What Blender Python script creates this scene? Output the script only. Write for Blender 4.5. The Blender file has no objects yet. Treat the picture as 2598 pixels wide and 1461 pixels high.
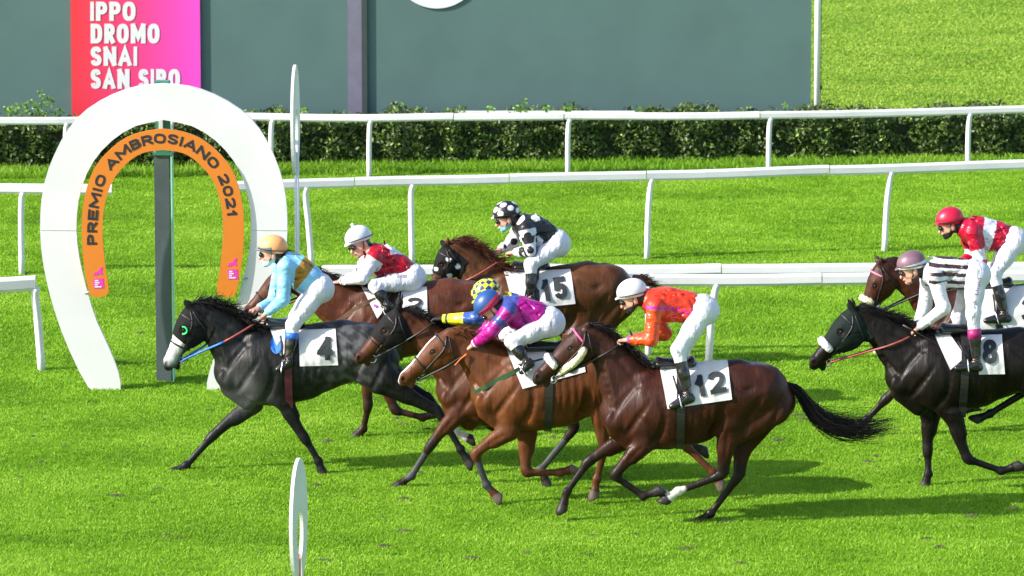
import bpy, bmesh, math, random
import numpy as np
from mathutils import Vector, Matrix
random.seed(7); rng = np.random.default_rng(7)
R = math.radians
SC = bpy.context.scene
COL = SC.collection

# ---------------------------------------------------------------- camera, sky, sun, exposure
FPX, CX, CY, TH, CAMH = 13010.0, 1299.0, 730.5, R(9.0), 9.74
cam_d = bpy.data.cameras.new('camera'); cam = bpy.data.objects.new('camera', cam_d); COL.objects.link(cam)
cam.location = (0, 0, CAMH); cam.rotation_euler = (R(90) - TH, 0, 0)
cam_d.sensor_width = 36.0; cam_d.lens = FPX / 2598.0 * 36.0; cam_d.clip_start = 1.0; cam_d.clip_end = 3000.0
cam_d.dof.use_dof = True; cam_d.dof.focus_distance = 49.5; cam_d.dof.aperture_fstop = 5.6
SC.camera = cam
SUN_EL, SUN_AZ = R(31), R(20)          # azimuth: shadow runs to the right and a little away from the camera
to_sun = Vector((-math.cos(SUN_AZ) * math.cos(SUN_EL), -math.sin(SUN_AZ) * math.cos(SUN_EL), math.sin(SUN_EL)))
world = bpy.data.worlds.new('World'); SC.world = world; world.use_nodes = True
wn = world.node_tree.nodes; wl = world.node_tree.links; wn.clear()
wo = wn.new('ShaderNodeOutputWorld'); wb = wn.new('ShaderNodeBackground'); ws = wn.new('ShaderNodeTexSky')
ws.sky_type = 'NISHITA'; ws.sun_disc = False; ws.sun_elevation = SUN_EL
ws.sun_rotation = math.atan2(to_sun.x, to_sun.y); ws.altitude = 100; ws.air_density = 1.0; ws.dust_density = 1.2
wb.inputs['Strength'].default_value = 0.15
wl.new(ws.outputs[0], wb.inputs[0]); wl.new(wb.outputs[0], wo.inputs[0])
sun_d = bpy.data.lights.new('sun', 'SUN'); sun_d.energy = 4.6; sun_d.angle = R(0.55); sun_d.color = (1.0, 0.945, 0.86)
sun = bpy.data.objects.new('sun', sun_d); COL.objects.link(sun)
sun.rotation_euler = to_sun.to_track_quat('Z', 'Y').to_euler(); sun.location = (-20, 30, 20)
SC.view_settings.view_transform = 'Standard'; SC.view_settings.look = 'None'
SC.view_settings.exposure = 0.90; SC.view_settings.gamma = 1.0; SC.view_settings.use_curve_mapping = False
SC.render.engine = 'CYCLES'
SC.cycles.max_bounces = 6; SC.cycles.transparent_max_bounces = 4

# ---------------------------------------------------------------- photograph pixel (2598 x 1461) -> point in the place
def ray(px, py):
    u, v = (px - CX) / FPX, (py - CY) / FPX
    return np.array([u, math.cos(TH) - v * math.sin(TH), -(math.sin(TH) + v * math.cos(TH))])
def at(px, py, Y):
    d = ray(px, py); t = Y / d[1]
    return np.array([t * d[0], Y, CAMH + t * d[2]])
def onz(px, py, z=0.0):
    d = ray(px, py); t = (z - CAMH) / d[2]
    return np.array([t * d[0], t * d[1], z])
def frame(ox, oy, s): return lambda x, y: (ox + x * s, oy + y * s)
fA = frame(380, 540, .4831); fB = frame(880, 660, .4416); fC = frame(1300, 660, .4830)
fD = frame(1980, 500, .5246); fE = frame(820, 480, .3494); fF = frame(80, 150, .6211)

# ---------------------------------------------------------------- tags, meshes, materials
def tag(o, label=None, cat=None, group=None, kind=None):
    if label: o['label'] = label
    if cat: o['category'] = cat
    if group: o['group'] = group
    if kind: o['kind'] = kind
    return o
def empty(name, loc=(0, 0, 0)):
    o = bpy.data.objects.new(name, None); o.location = loc; o.empty_display_size = .1; COL.objects.link(o); return o
def link(name, me, mat=None, parent=None):
    o = bpy.data.objects.new(name, me); COL.objects.link(o)
    if mat is not None:
        me.materials.clear(); me.materials.append(mat)
    if parent is not None:
        o.parent = parent; o.matrix_parent_inverse = Matrix.Translation(-Vector(parent.location))
    return o
def npmesh(name, V, F, col=None, smooth=True):
    """V (n,3), F (m,k) arrays of same-sized faces"""
    V = np.asarray(V, np.float32); F = np.asarray(F, np.int32)
    me = bpy.data.meshes.new(name); k = F.shape[1]
    me.vertices.add(len(V)); me.vertices.foreach_set('co', V.ravel())
    me.loops.add(F.size); me.loops.foreach_set('vertex_index', F.ravel())
    me.polygons.add(len(F)); me.polygons.foreach_set('loop_start', np.arange(0, F.size, k, dtype=np.int32))
    me.polygons.foreach_set('use_smooth', np.full(len(F), smooth, bool))
    me.update(calc_edges=True); me.validate()
    if col is not None:
        a = me.color_attributes.new('Col', 'FLOAT_COLOR', 'POINT')
        c4 = np.ones((len(V), 4), np.float32); c4[:, :3] = col; a.data.foreach_set('color', c4.ravel())
    return me
def pymesh(name, V, F, smooth=False):
    me = bpy.data.meshes.new(name); me.from_pydata([tuple(map(float, v)) for v in V], [], [tuple(map(int, f)) for f in F]); me.update()
    if smooth: me.polygons.foreach_set('use_smooth', np.ones(len(me.polygons), bool))
    return me
def bm_mesh(bm, name, smooth=False):
    bmesh.ops.recalc_face_normals(bm, faces=bm.faces[:])
    me = bpy.data.meshes.new(name); bm.to_mesh(me); bm.free()
    if smooth: me.polygons.foreach_set('use_smooth', np.ones(len(me.polygons), bool))
    return me
def box_mesh(name, cx, cy, cz, sx, sy, sz, rot=0.0, bev=0.0):
    bm = bmesh.new(); bmesh.ops.create_cube(bm, size=1.0)
    bmesh.ops.scale(bm, vec=(sx, sy, sz), verts=bm.verts[:])
    if bev: bmesh.ops.bevel(bm, geom=bm.edges[:], offset=bev, segments=2, affect='EDGES')
    bmesh.ops.rotate(bm, matrix=Matrix.Rotation(rot, 3, 'Z'), verts=bm.verts[:])
    bmesh.ops.translate(bm, vec=(cx, cy, cz), verts=bm.verts[:])
    return bm_mesh(bm, name)

def nodes_of(name):
    m = bpy.data.materials.new(name); m.use_nodes = True
    nt = m.node_tree; b = nt.nodes['Principled BSDF']; return m, nt, b
def add_bump(nt, b, scale, strength, dist=.01, detail=4, vec=None, stretch=None, prev=None):
    tc = nt.nodes.new('ShaderNodeTexCoord'); n = nt.nodes.new('ShaderNodeTexNoise'); n.inputs['Scale'].default_value = scale; n.inputs['Detail'].default_value = detail
    src = tc.outputs['Object']
    if stretch:
        mp = nt.nodes.new('ShaderNodeMapping'); mp.inputs['Scale'].default_value = stretch; nt.links.new(src, mp.inputs[0]); src = mp.outputs[0]
    nt.links.new(src, n.inputs['Vector'])
    bp = nt.nodes.new('ShaderNodeBump'); bp.inputs['Strength'].default_value = strength; bp.inputs['Distance'].default_value = dist
    nt.links.new(n.outputs['Fac'], bp.inputs['Height'])
    if prev is not None: nt.links.new(prev.outputs[0], bp.inputs['Normal'])
    nt.links.new(bp.outputs[0], b.inputs['Normal']); return bp
def mat_plain(name, col, rough=.5, metal=0., var=.08, vscale=6., bump=None, spec=.5, coat=0.):
    m, nt, b = nodes_of(name)
    tc = nt.nodes.new('ShaderNodeTexCoord'); n = nt.nodes.new('ShaderNodeTexNoise'); n.inputs['Scale'].default_value = vscale; n.inputs['Detail'].default_value = 5
    nt.links.new(tc.outputs['Object'], n.inputs['Vector'])
    mr = nt.nodes.new('ShaderNodeMapRange'); mr.inputs[1].default_value = .3; mr.inputs[2].default_value = .7; mr.inputs[3].default_value = 1 - var; mr.inputs[4].default_value = 1 + var
    nt.links.new(n.outputs['Fac'], mr.inputs[0])
    mx = nt.nodes.new('ShaderNodeVectorMath'); mx.operation = 'SCALE'; mx.inputs[0].default_value = col[:3]
    nt.links.new(mr.outputs[0], mx.inputs['Scale']); nt.links.new(mx.outputs[0], b.inputs['Base Color'])
    b.inputs['Roughness'].default_value = rough; b.inputs['Metallic'].default_value = metal
    b.inputs['Specular IOR Level'].default_value = spec; b.inputs['Coat Weight'].default_value = coat
    if bump: add_bump(nt, b, bump[0], bump[1], bump[2] if len(bump) > 2 else .01)
    return m
def mat_attr(name, rough, spec=.5, var=.12, vscale=14., bumps=(), coat=0., coatr=.2, sheen=0.):
    m, nt, b = nodes_of(name)
    at_ = nt.nodes.new('ShaderNodeVertexColor'); at_.layer_name = 'Col'
    tc = nt.nodes.new('ShaderNodeTexCoord'); n = nt.nodes.new('ShaderNodeTexNoise'); n.inputs['Scale'].default_value = vscale; n.inputs['Detail'].default_value = 6
    nt.links.new(tc.outputs['Object'], n.inputs['Vector'])
    mr = nt.nodes.new('ShaderNodeMapRange'); mr.inputs[1].default_value = .3; mr.inputs[2].default_value = .7; mr.inputs[3].default_value = 1 - var; mr.inputs[4].default_value = 1 + var
    nt.links.new(n.outputs['Fac'], mr.inputs[0])
    mx = nt.nodes.new('ShaderNodeVectorMath'); mx.operation = 'SCALE'
    nt.links.new(at_.outputs['Color'], mx.inputs[0]); nt.links.new(mr.outputs[0], mx.inputs['Scale']); nt.links.new(mx.outputs[0], b.inputs['Base Color'])
    b.inputs['Roughness'].default_value = rough; b.inputs['Specular IOR Level'].default_value = spec
    b.inputs['Coat Weight'].default_value = coat; b.inputs['Coat Roughness'].default_value = coatr
    b.inputs['Sheen Weight'].default_value = sheen
    prev = None
    for bp in bumps: prev = add_bump(nt, b, bp[0], bp[1], bp[2], prev=prev, stretch=bp[3] if len(bp) > 3 else None)
    return m

M = {}
M['coat'] = mat_attr('horse_coat', .40, .20, .34, 6., ((5.0, .30, .03, (1.7, 1, .8)), (15, .35, .012, (2.6, 1, .6)), (150, .35, .004, (1, 1, 2.5))), coat=.0)
_nt = M['coat'].node_tree; _n = _nt.nodes.new('ShaderNodeTexNoise'); _n.inputs['Scale'].default_value = 4.5; _n.inputs['Detail'].default_value = 6; _tc = _nt.nodes.new('ShaderNodeTexCoord'); _nt.links.new(_tc.outputs['Object'], _n.inputs[0])
_mr = _nt.nodes.new('ShaderNodeMapRange'); _mr.inputs[1].default_value = .36; _mr.inputs[2].default_value = .62; _mr.inputs[3].default_value = .27; _mr.inputs[4].default_value = .56; _nt.links.new(_n.outputs[0], _mr.inputs[0]); _nt.links.new(_mr.outputs[0], _nt.nodes['Principled BSDF'].inputs['Roughness'])
M['hair'] = mat_attr('horse_hair', .5, .18, .2, 30.)
M['satin'] = mat_attr('racing_silk', .34, .45, .06, 20., ((6, .8, .05, (1, 1, 1.7)), (15, .3, .015)))
M['breeches'] = mat_attr('white_breeches', .6, .25, .03, 20., ((7, .7, .05, (1.8, 1, 1)), (18, .35, .015)))
M['boot'] = mat_plain('boot_leather', (.012, .012, .013), .22, var=.3, bump=(26, .35, .01), coat=.3)
M['skin'] = mat_attr('skin', .5, .4, .07, 60.)
M['cap'] = mat_attr('cap_silk', .38, .5, .04, 30., ((40, .15, .004),))
M['lens'] = mat_plain('dark_lens', (.01, .01, .012), .06, var=.1, coat=.6)
M['black_strap'] = mat_plain('black_strap', (.014, .013, .013), .45, var=.3, bump=(40, .2))
M['brown_leather'] = mat_plain('brown_leather', (.10, .035, .018), .45, var=.3, bump=(40, .2))
M['steel'] = mat_plain('steel', (.6, .6, .6), .25, 1.0)
M['number_cloth'] = mat_plain('number_cloth_white', (.60, .59, .59), .75, var=.06, vscale=9., bump=(5, .5, .03))
M['digit'] = mat_plain('digit_ink', (.014, .018, .022), .8, var=.2)
M['eye'] = mat_plain('eye_dark', (.008, .006, .005), .05, coat=.5)
M['fleece'] = mat_attr('fleece', .9, .2, .14, 40., ((50, .9, .02), (120, .6, .01)))
M['white_plastic'] = mat_plain('white_rail_plastic', (.75, .73, .75), .45, var=.07, vscale=2.2, bump=(7, .08, .01))
M['white_board'] = mat_plain('white_painted_board', (.68, .67, .68), .55, var=.06, vscale=1.6, bump=(20, .05, .005))
M['hood'] = mat_attr('hood_cloth', .75, .12, .15, 40., ((70, .25, .004),))

# ---------------------------------------------------------------- implicit modelling on a voxel grid
class Grid:
    def __init__(s, lo, hi, h):
        s.h = h; s.lo = np.array(lo, float); n = np.ceil((np.array(hi) - s.lo) / h).astype(int) + 1
        s.n = n; s.x = (s.lo[0] + h * np.arange(n[0])).astype(np.float32); s.y = (s.lo[1] + h * np.arange(n[1])).astype(np.float32); s.z = (s.lo[2] + h * np.arange(n[2])).astype(np.float32)
        s.f = np.full(n, .25, np.float32)
    def sl(s, lo, hi):
        a = np.clip(np.floor((np.array(lo) - s.lo) / s.h).astype(int), 0, s.n); b = np.clip(np.ceil((np.array(hi) - s.lo) / s.h).astype(int) + 1, 0, s.n)
        return tuple(slice(i, j) for i, j in zip(a, b))
    def mix(s, sl, d, k, op):
        f = s.f[sl]
        if f.size == 0: return
        if op == 'sub':
            d = -d; h = np.maximum(k - np.abs(f - d), 0) / k; s.f[sl] = np.maximum(f, d) + h * h * k * .25
        elif op == 'cut':
            s.f[sl] = np.maximum(f, d)
        else:
            h = np.maximum(k - np.abs(f - d), 0) / k; s.f[sl] = np.minimum(f, d) - h * h * k * .25
    def cap(s, a, b, ra, rb, sy=1.0, k=.03, op='add'):
        a = np.asarray(a, float); b = np.asarray(b, float); r = max(ra, rb); p = k + 3 * s.h
        pad = np.array([r + p, r * sy + p, r + p]); sl = s.sl(np.minimum(a, b) - pad, np.maximum(a, b) + pad)
        X = s.x[sl[0]][:, None, None] - a[0]; Y = (s.y[sl[1]][None, :, None] - a[1]) / sy; Z = s.z[sl[2]][None, None, :] - a[2]
        e = b - a; e = np.array([e[0], e[1] / sy, e[2]]); L = float(e @ e) + 1e-12
        t = np.clip((X * e[0] + Y * e[1] + Z * e[2]) / L, 0, 1)
        d = np.sqrt((X - t * e[0]) ** 2 + (Y - t * e[1]) ** 2 + (Z - t * e[2]) ** 2) - (ra + (rb - ra) * t)
        if sy < 1: d = d * (1 - .5 * (1 - sy))
        s.mix(sl, d.astype(np.float32), k, op)
    def ell(s, c, r, Rm=None, k=.02, op='add'):
        c = np.asarray(c, float); r = np.asarray(r, float); m = r.max() + k + 3 * s.h; sl = s.sl(c - m, c + m)
        X = s.x[sl[0]][:, None, None] - c[0]; Y = s.y[sl[1]][None, :, None] - c[1]; Z = s.z[sl[2]][None, None, :] - c[2]
        if Rm is not None:
            X, Y, Z = (X * Rm[0][i] + Y * Rm[1][i] + Z * Rm[2][i] for i in range(3))
        k0 = np.sqrt((X / r[0]) ** 2 + (Y / r[1]) ** 2 + (Z / r[2]) ** 2) + 1e-6
        k1 = np.sqrt((X / r[0] ** 2) ** 2 + (Y / r[1] ** 2) ** 2 + (Z / r[2] ** 2) ** 2) + 1e-6
        s.mix(sl, (k0 * (k0 - 1) / k1).astype(np.float32), k, op)
    def cut(s, p, n, lo=None, hi=None):
        """remove everything on the +n side of the plane through p (inside the box lo..hi)"""
        n = np.asarray(n, float); n = n / np.linalg.norm(n)
        sl = s.sl(lo, hi) if lo is not None else (slice(None),) * 3
        d = (s.x[sl[0]][:, None, None] - p[0]) * n[0] + (s.y[sl[1]][None, :, None] - p[1]) * n[1] + (s.z[sl[2]][None, None, :] - p[2]) * n[2]
        s.mix(sl, d.astype(np.float32), 1, 'cut')
    def sample(s, P):
        q = (np.asarray(P, float) - s.lo) / s.h; i = np.clip(np.floor(q).astype(int), 0, s.n - 2); w = np.clip(q - i, 0, 1); o = 0
        for dx in (0, 1):
            for dy in (0, 1):
                for dz in (0, 1):
                    ww = (w[:, 0] if dx else 1 - w[:, 0]) * (w[:, 1] if dy else 1 - w[:, 1]) * (w[:, 2] if dz else 1 - w[:, 2])
                    o = o + ww * s.f[i[:, 0] + dx, i[:, 1] + dy, i[:, 2] + dz]
        return o
    def heightfield(s, far=False):
        ins = s.f < 0
        if far: ins = ins[:, ::-1]
        any_ = ins.any(1); j = ins.argmax(1)
        if far: j = s.n[1] - 1 - j
        hf = s.lo[1] + s.h * j.astype(float); step = 1 if far else -1
        jj = np.clip(j + step, 0, s.n[1] - 1); I, K = np.indices(j.shape)
        f0 = s.f[I, j, K]; f1 = s.f[I, jj, K]; t = np.where(f1 > f0, f0 / (f0 - f1 - 1e-9), 0); hf = hf + step * s.h * np.clip(t, 0, 1)
        return np.where(any_, hf, np.nan)
    def mesh(s, smooth=1):
        f = s.f; b = f < 0; n = s.n
        c = np.zeros(n - 1, np.int8)
        for dx in (0, 1):
            for dy in (0, 1):
                for dz in (0, 1): c += b[dx:n[0] - 1 + dx, dy:n[1] - 1 + dy, dz:n[2] - 1 + dz]
        act = (c > 0) & (c < 8); I = np.argwhere(act); vid = np.full(act.shape, -1, np.int32); vid[act] = np.arange(len(I))
        acc = np.zeros((len(I), 3)); cnt = np.zeros(len(I))
        for ax in range(3):
            o1, o2 = [q for q in range(3) if q != ax]
            for u in (0, 1):
                for v in (0, 1):
                    a = I.copy(); a[:, o1] += u; a[:, o2] += v; bb = a.copy(); bb[:, ax] += 1
                    fa = f[a[:, 0], a[:, 1], a[:, 2]]; fb = f[bb[:, 0], bb[:, 1], bb[:, 2]]; m = (fa < 0) != (fb < 0)
                    t = np.where(m, fa / np.where(m, fa - fb, 1), 0); p = a.astype(float); p[:, ax] += t
                    acc[m] += p[m]; cnt[m] += 1
        V = s.lo + s.h * acc / cnt[:, None]; Q = []
        for ax in range(3):
            o1, o2 = (ax + 1) % 3, (ax + 2) % 3
            A = b.take(range(n[ax] - 1), ax); B = b.take(range(1, n[ax]), ax); E = np.argwhere(A != B)
            E = E[(E[:, o1] > 0) & (E[:, o2] > 0) & (E[:, o1] < n[o1] - 1) & (E[:, o2] < n[o2] - 1)]
            fl = A[E[:, 0], E[:, 1], E[:, 2]]
            def cell(d1, d2):
                e = E.copy(); e[:, o1] += d1; e[:, o2] += d2; return vid[e[:, 0], e[:, 1], e[:, 2]]
            q = np.stack([cell(-1, -1), cell(0, -1), cell(0, 0), cell(-1, 0)], 1); q[~fl] = q[~fl][:, ::-1]; Q.append(q)
        F = np.concatenate(Q)
        for _ in range(smooth):
            e = np.concatenate([F[:, [0, 1]], F[:, [1, 2]], F[:, [2, 3]], F[:, [3, 0]]]); N = len(V)
            k = np.bincount(e[:, 0], minlength=N) + np.bincount(e[:, 1], minlength=N); S = np.zeros_like(V)
            for d in range(3): S[:, d] = np.bincount(e[:, 0], V[e[:, 1], d], N) + np.bincount(e[:, 1], V[e[:, 0], d], N)
            V = .5 * V + .5 * S / np.maximum(k, 1)[:, None]
        return V, F
def segdist(P, a, b, sy=1.0):
    q = P - a; e = np.asarray(b) - a; q = q / [1, sy, 1]; e = e / [1, sy, 1]
    t = np.clip(q @ e / (e @ e + 1e-12), 0, 1); return np.linalg.norm(q - t[:, None] * e, axis=1), t
def sstep(x, a, b):
    t = np.clip((x - a) / (b - a), 0, 1); return t * t * (3 - 2 * t)
def vnoise(P, sc, seed=0):
    """cheap smooth noise 0..1"""
    P = np.asarray(P) * sc + seed * 3.7
    return .5 + .25 * (np.sin(P[:, 0] * 1.7 + 1.3 * np.sin(P[:, 2] * 1.1 + seed)) + np.sin(P[:, 2] * 2.1 + 1.7 * np.sin(P[:, 0] * .9 + P[:, 1])) * .6 + np.sin((P[:, 0] + P[:, 2] + P[:, 1]) * 2.9 + seed) * .4)
def tube(path, r, n=6, closed=False, flat=None):
    """tube along a path (list of 3-vectors); r a number or list. Returns V, F"""
    P = np.asarray(path, float); m = len(P); rr = np.full(m, r) if np.isscalar(r) else np.asarray(r, float); V = []; F = []
    T = np.gradient(P, axis=0)
    if closed: T = np.roll(P, -1, 0) - np.roll(P, 1, 0)
    T /= np.linalg.norm(T, axis=1)[:, None] + 1e-9
    up = np.array([0, 1.0, 0]) if abs(T[0][1]) < .9 else np.array([1.0, 0, 0]); u = np.cross(T[0], up); u /= np.linalg.norm(u)
    for i in range(m):
        u = u - T[i] * (u @ T[i]); u /= np.linalg.norm(u) + 1e-9; w = np.cross(T[i], u)
        for k in range(n):
            a = 2 * math.pi * (k + .5) / n; fu, fw = (1, 1) if flat is None else flat
            V.append(P[i] + rr[i] * (math.cos(a) * u * fu + math.sin(a) * w * fw))
    for i in range(m if closed else m - 1):
        for k in range(n):
            j = (i + 1) % m; F.append((i * n + k, i * n + (k + 1) % n, j * n + (k + 1) % n, j * n + k))
    if not closed:
        F.append(tuple(range(n - 1, -1, -1))); F.append(tuple((m - 1) * n + k for k in range(n)))
    return V, F
def tube_obj(name, path, r, mat, parent=None, n=6, closed=False, flat=None):
    V, F = tube(path, r, n, closed, flat); return link(name, pymesh(name, V, F, True), mat, parent)
def spline(pts, n):
    P = np.asarray(pts, float); m = len(P)
    if m == 2: return P[0] + (P[1] - P[0]) * np.linspace(0, 1, n)[:, None]
    Q = np.vstack([2 * P[0] - P[1], P, 2 * P[-1] - P[-2]]); out = []
    for s in np.linspace(0, m - 1 - 1e-6, n):
        i = int(s); t = s - i; a, b, c, d = Q[i], Q[i + 1], Q[i + 2], Q[i + 3]
        out.append(.5 * (2 * b + (c - a) * t + (2 * a - 5 * b + 4 * c - d) * t * t + (3 * b - a - 3 * c + d) * t ** 3))
    return np.array(out)
def strands(name, roots, mat, parent, col, n=6, w=.007):
    """roots: list of (path (k,3)); three-sided tapering hairs joined into one part"""
    V = []; F = []; C = []
    for path in roots:
        m = len(path); b = len(V); tw = rng.random() * 6.28; ww = w * (.6 + .8 * rng.random()); sh = .55 + .9 * rng.random()
        for i, p in enumerate(path):
            r = ww * (1 - .85 * (i / (m - 1)) ** 1.5)
            for k in range(3):
                a = tw + k * 2.094; V.append(p + np.array([.35 * r * math.cos(a + 1), r * math.cos(a), r * math.sin(a)])); C.append(np.array(col) * sh)
        for i in range(m - 1):
            for k in range(3): F.append((b + i * 3 + k, b + i * 3 + (k + 1) % 3, b + i * 3 + 3 + (k + 1) % 3, b + i * 3 + 3 + k))
    return link(name, npmesh(name, V, F, np.array(C)), mat, parent)

# block lettering: every glyph is a set of thick strokes
def _arc(cx, cy, rx, ry, a0, a1, n=10, p=2.3):
    out = []
    for q in np.linspace(R(a0), R(a1), n):
        c, s = math.cos(q), math.sin(q); out.append((cx + rx * math.copysign(abs(c) ** (2 / p), c), cy + ry * math.copysign(abs(s) ** (2 / p), s)))
    return out
GL = {'I': [[(.5, 0), (.5, 1)]], 'P': [[(0, 0), (0, 1)], [(0, 1)] + _arc(.5, .72, .5, .28, 90, -90) + [(0, .44)]],
 'R': [[(0, 0), (0, 1)], [(0, 1)] + _arc(.5, .73, .5, .27, 90, -90) + [(0, .46)], [(.45, .46), (1, 0)]],
 'D': [[(0, 0), (0, 1)], [(0, 1)] + _arc(.42, .5, .58, .5, 90, -90, 14, 2.6) + [(0, 0)]], 'O': [_arc(.5, .5, .5, .5, 90, 450, 28, 2.6)], '0': [_arc(.5, .5, .5, .5, 90, 450, 28, 2.6)],
 'M': [[(0, 0), (0, 1)], [(1, 0), (1, 1)], [(.03, 1), (.5, .28), (.97, 1)]], 'N': [[(0, 0), (0, 1)], [(1, 0), (1, 1)], [(0, 1), (1, 0)]], 'A': [[(0, 0), (.5, 1), (1, 0)], [(.2, .27), (.8, .27)]],
 'E': [[(0, 0), (0, 1)], [(0, 1), (1, 1)], [(0, .52), (.9, .52)], [(0, 0), (1, 0)]],
 'B': [[(0, 0), (0, 1)], [(0, 1)] + _arc(.5, .76, .44, .24, 90, -90) + [(0, .52)], [(.0, .52)] + _arc(.5, .26, .5, .26, 90, -90) + [(0, 0)]],
 'S': [[tuple(p) for p in spline([(1, .78), (.84, .96), (.5, 1), (.15, .95), (0, .76), (.15, .58), (.5, .5), (.86, .41), (1, .23), (.85, .05), (.5, 0), (.15, .04), (0, .22)], 34)]],
 '2': [[tuple(p) for p in spline([(0, .74), (.12, .93), (.5, 1), (.88, .93), (1, .73), (.84, .48), (.4, .22), (.05, 0)], 24)], [(0, 0), (1, 0)]],
 '1': [[(.62, 0), (.62, 1)], [(.6, .96), (.1, .70)]], '4': [[(.74, 0), (.74, 1)], [(.74, .98), (0, .28)], [(0, .28), (1, .28)]],
 '5': [[(.92, 1), (.16, 1)], [(.16, 1), (.08, .50)], [tuple(p) for p in spline([(.08, .50), (.45, .63), (.86, .55), (1, .31), (.86, .07), (.5, 0), (.14, .05), (0, .2)], 22)]],
 '8': [_arc(.5, .765, .42, .235, 90, 450, 22, 2.2), _arc(.5, .265, .5, .265, 90, 450, 24, 2.2)],
 '3': [[tuple(p) for p in spline([(0, .8), (.15, .96), (.5, 1), (.88, .93), (.95, .74), (.8, .56), (.45, .53)], 16)], [tuple(p) for p in spline([(.45, .53), (.86, .46), (1, .27), (.86, .05), (.5, 0), (.13, .05), (0, .22)], 16)]]}
GW = {'I': .30, '1': .62, 'M': 1.3, 'N': 1.08, 'O': 1.05, 'D': 1.02, 'A': 1.12, ' ': .45}
def glyph(ch, W_, H_, t):
    """quads (list of 4 x (x, y, layer)) for a letter W_ x H_ with stroke thickness t"""
    out = []
    for li, st in enumerate(GL[ch]):
        P_ = [np.array([t / 2 + u * (W_ - t), t / 2 + v * (H_ - t)]) for u, v in st]; closed = np.linalg.norm(P_[0] - P_[-1]) < 1e-6 and len(P_) > 4
        Q = [P_[0]]
        for p in P_[1:]:
            if np.linalg.norm(p - Q[-1]) > 1e-6: Q.append(p)
        P_ = Q; m = len(P_)
        if not closed:
            d0 = P_[0] - P_[1]; d1 = P_[-1] - P_[-2]; curved = m > 6
            if not (curved and ch in 'S235' ): P_[0] = P_[0] + d0 / np.linalg.norm(d0) * t / 2; P_[-1] = P_[-1] + d1 / np.linalg.norm(d1) * t / 2
        E = []
        for i in range(m):
            a_ = P_[i - 1] if i > 0 else (P_[-2] if closed else P_[0]); b_ = P_[i + 1] if i < m - 1 else (P_[1] if closed else P_[-1])
            d1 = P_[i] - a_; d2 = b_ - P_[i]; n1 = np.linalg.norm(d1); n2 = np.linalg.norm(d2); d1 = d1 / n1 if n1 > 1e-9 else d2 / n2; d2 = d2 / n2 if n2 > 1e-9 else d1
            tn = d1 + d2; tn = tn / (np.linalg.norm(tn) + 1e-9); nn = np.array([-tn[1], tn[0]]); c = max(.45, abs(nn @ np.array([-d1[1], d1[0]]))); E.append((P_[i] + nn * t / 2 / c, P_[i] - nn * t / 2 / c))
        for i in range(m - 1):
            for k in range(3 if m < 6 else 1):                      # long strokes are cut so that they can follow a curved side
                f0, f1 = (k / 3, (k + 1) / 3) if m < 6 else (0, 1)
                q = [E[i][0] * (1 - f0) + E[i + 1][0] * f0, E[i][1] * (1 - f0) + E[i + 1][1] * f0, E[i][1] * (1 - f1) + E[i + 1][1] * f1, E[i][0] * (1 - f1) + E[i + 1][0] * f1]
                out.append([(p[0], p[1], li) for p in q])
    return out
def word(txt, W_, H_, t, gap):
    """quads of a word fitted into W_ x H_"""
    ws_ = [GW.get(c, .92) for c in txt]; free = W_ - gap * (len(txt) - 1); x = 0.; out = []
    for ci, (c, w) in enumerate(zip(txt, ws_)):
        cw = free * w / sum(ws_)
        if c != ' ': out.append([[(p[0] + x, p[1], p[2] + (ci % 2) * .5) for p in q] for q in glyph(c, cw, H_, min(t, cw))])
        x += cw + gap
    return out
def quads_mesh(name, quads, fn, mat, parent):
    V = []; F = []
    for q in quads:
        k = len(V); V += [fn(*p) for p in q]; F.append((k, k + 1, k + 2, k + 3))
    return link(name, pymesh(name, V, F), mat, parent)
_font_cache = {}
def text_mesh(txt, bold=.02, sx=1.0, cut=0):
    """flat letters, cap height 1, starting at x=0 ; returns bmesh"""
    cu = bpy.data.curves.new('lettering', 'FONT'); cu.body = txt; cu.size = 1.0; cu.offset = bold; cu.resolution_u = 3; cu.fill_mode = 'FRONT'
    ob = bpy.data.objects.new('lettering', cu); COL.objects.link(ob); dg = bpy.context.evaluated_depsgraph_get()
    me = bpy.data.meshes.new_from_object(ob.evaluated_get(dg)); bm = bmesh.new(); bm.from_mesh(me)
    bpy.data.objects.remove(ob); bpy.data.curves.remove(cu); bpy.data.meshes.remove(me)
    xs = [v.co.x for v in bm.verts]; ys = [v.co.y for v in bm.verts]; x0, x1, y0, y1 = min(xs), max(xs), min(ys), max(ys)
    for v in bm.verts: v.co.x = (v.co.x - x0) / (x1 - x0); v.co.y = (v.co.y - y0) / (y1 - y0); v.co.z = 0
    asp = (x1 - x0) / (y1 - y0)
    for i in range(1, cut):
        for ax in (0, 1):
            co = [0, 0, 0]; no = [0, 0, 0]; co[ax] = i / cut; no[ax] = 1
            bmesh.ops.bisect_plane(bm, geom=bm.verts[:] + bm.edges[:] + bm.faces[:], plane_co=co, plane_no=no)
    return bm, asp

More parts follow.
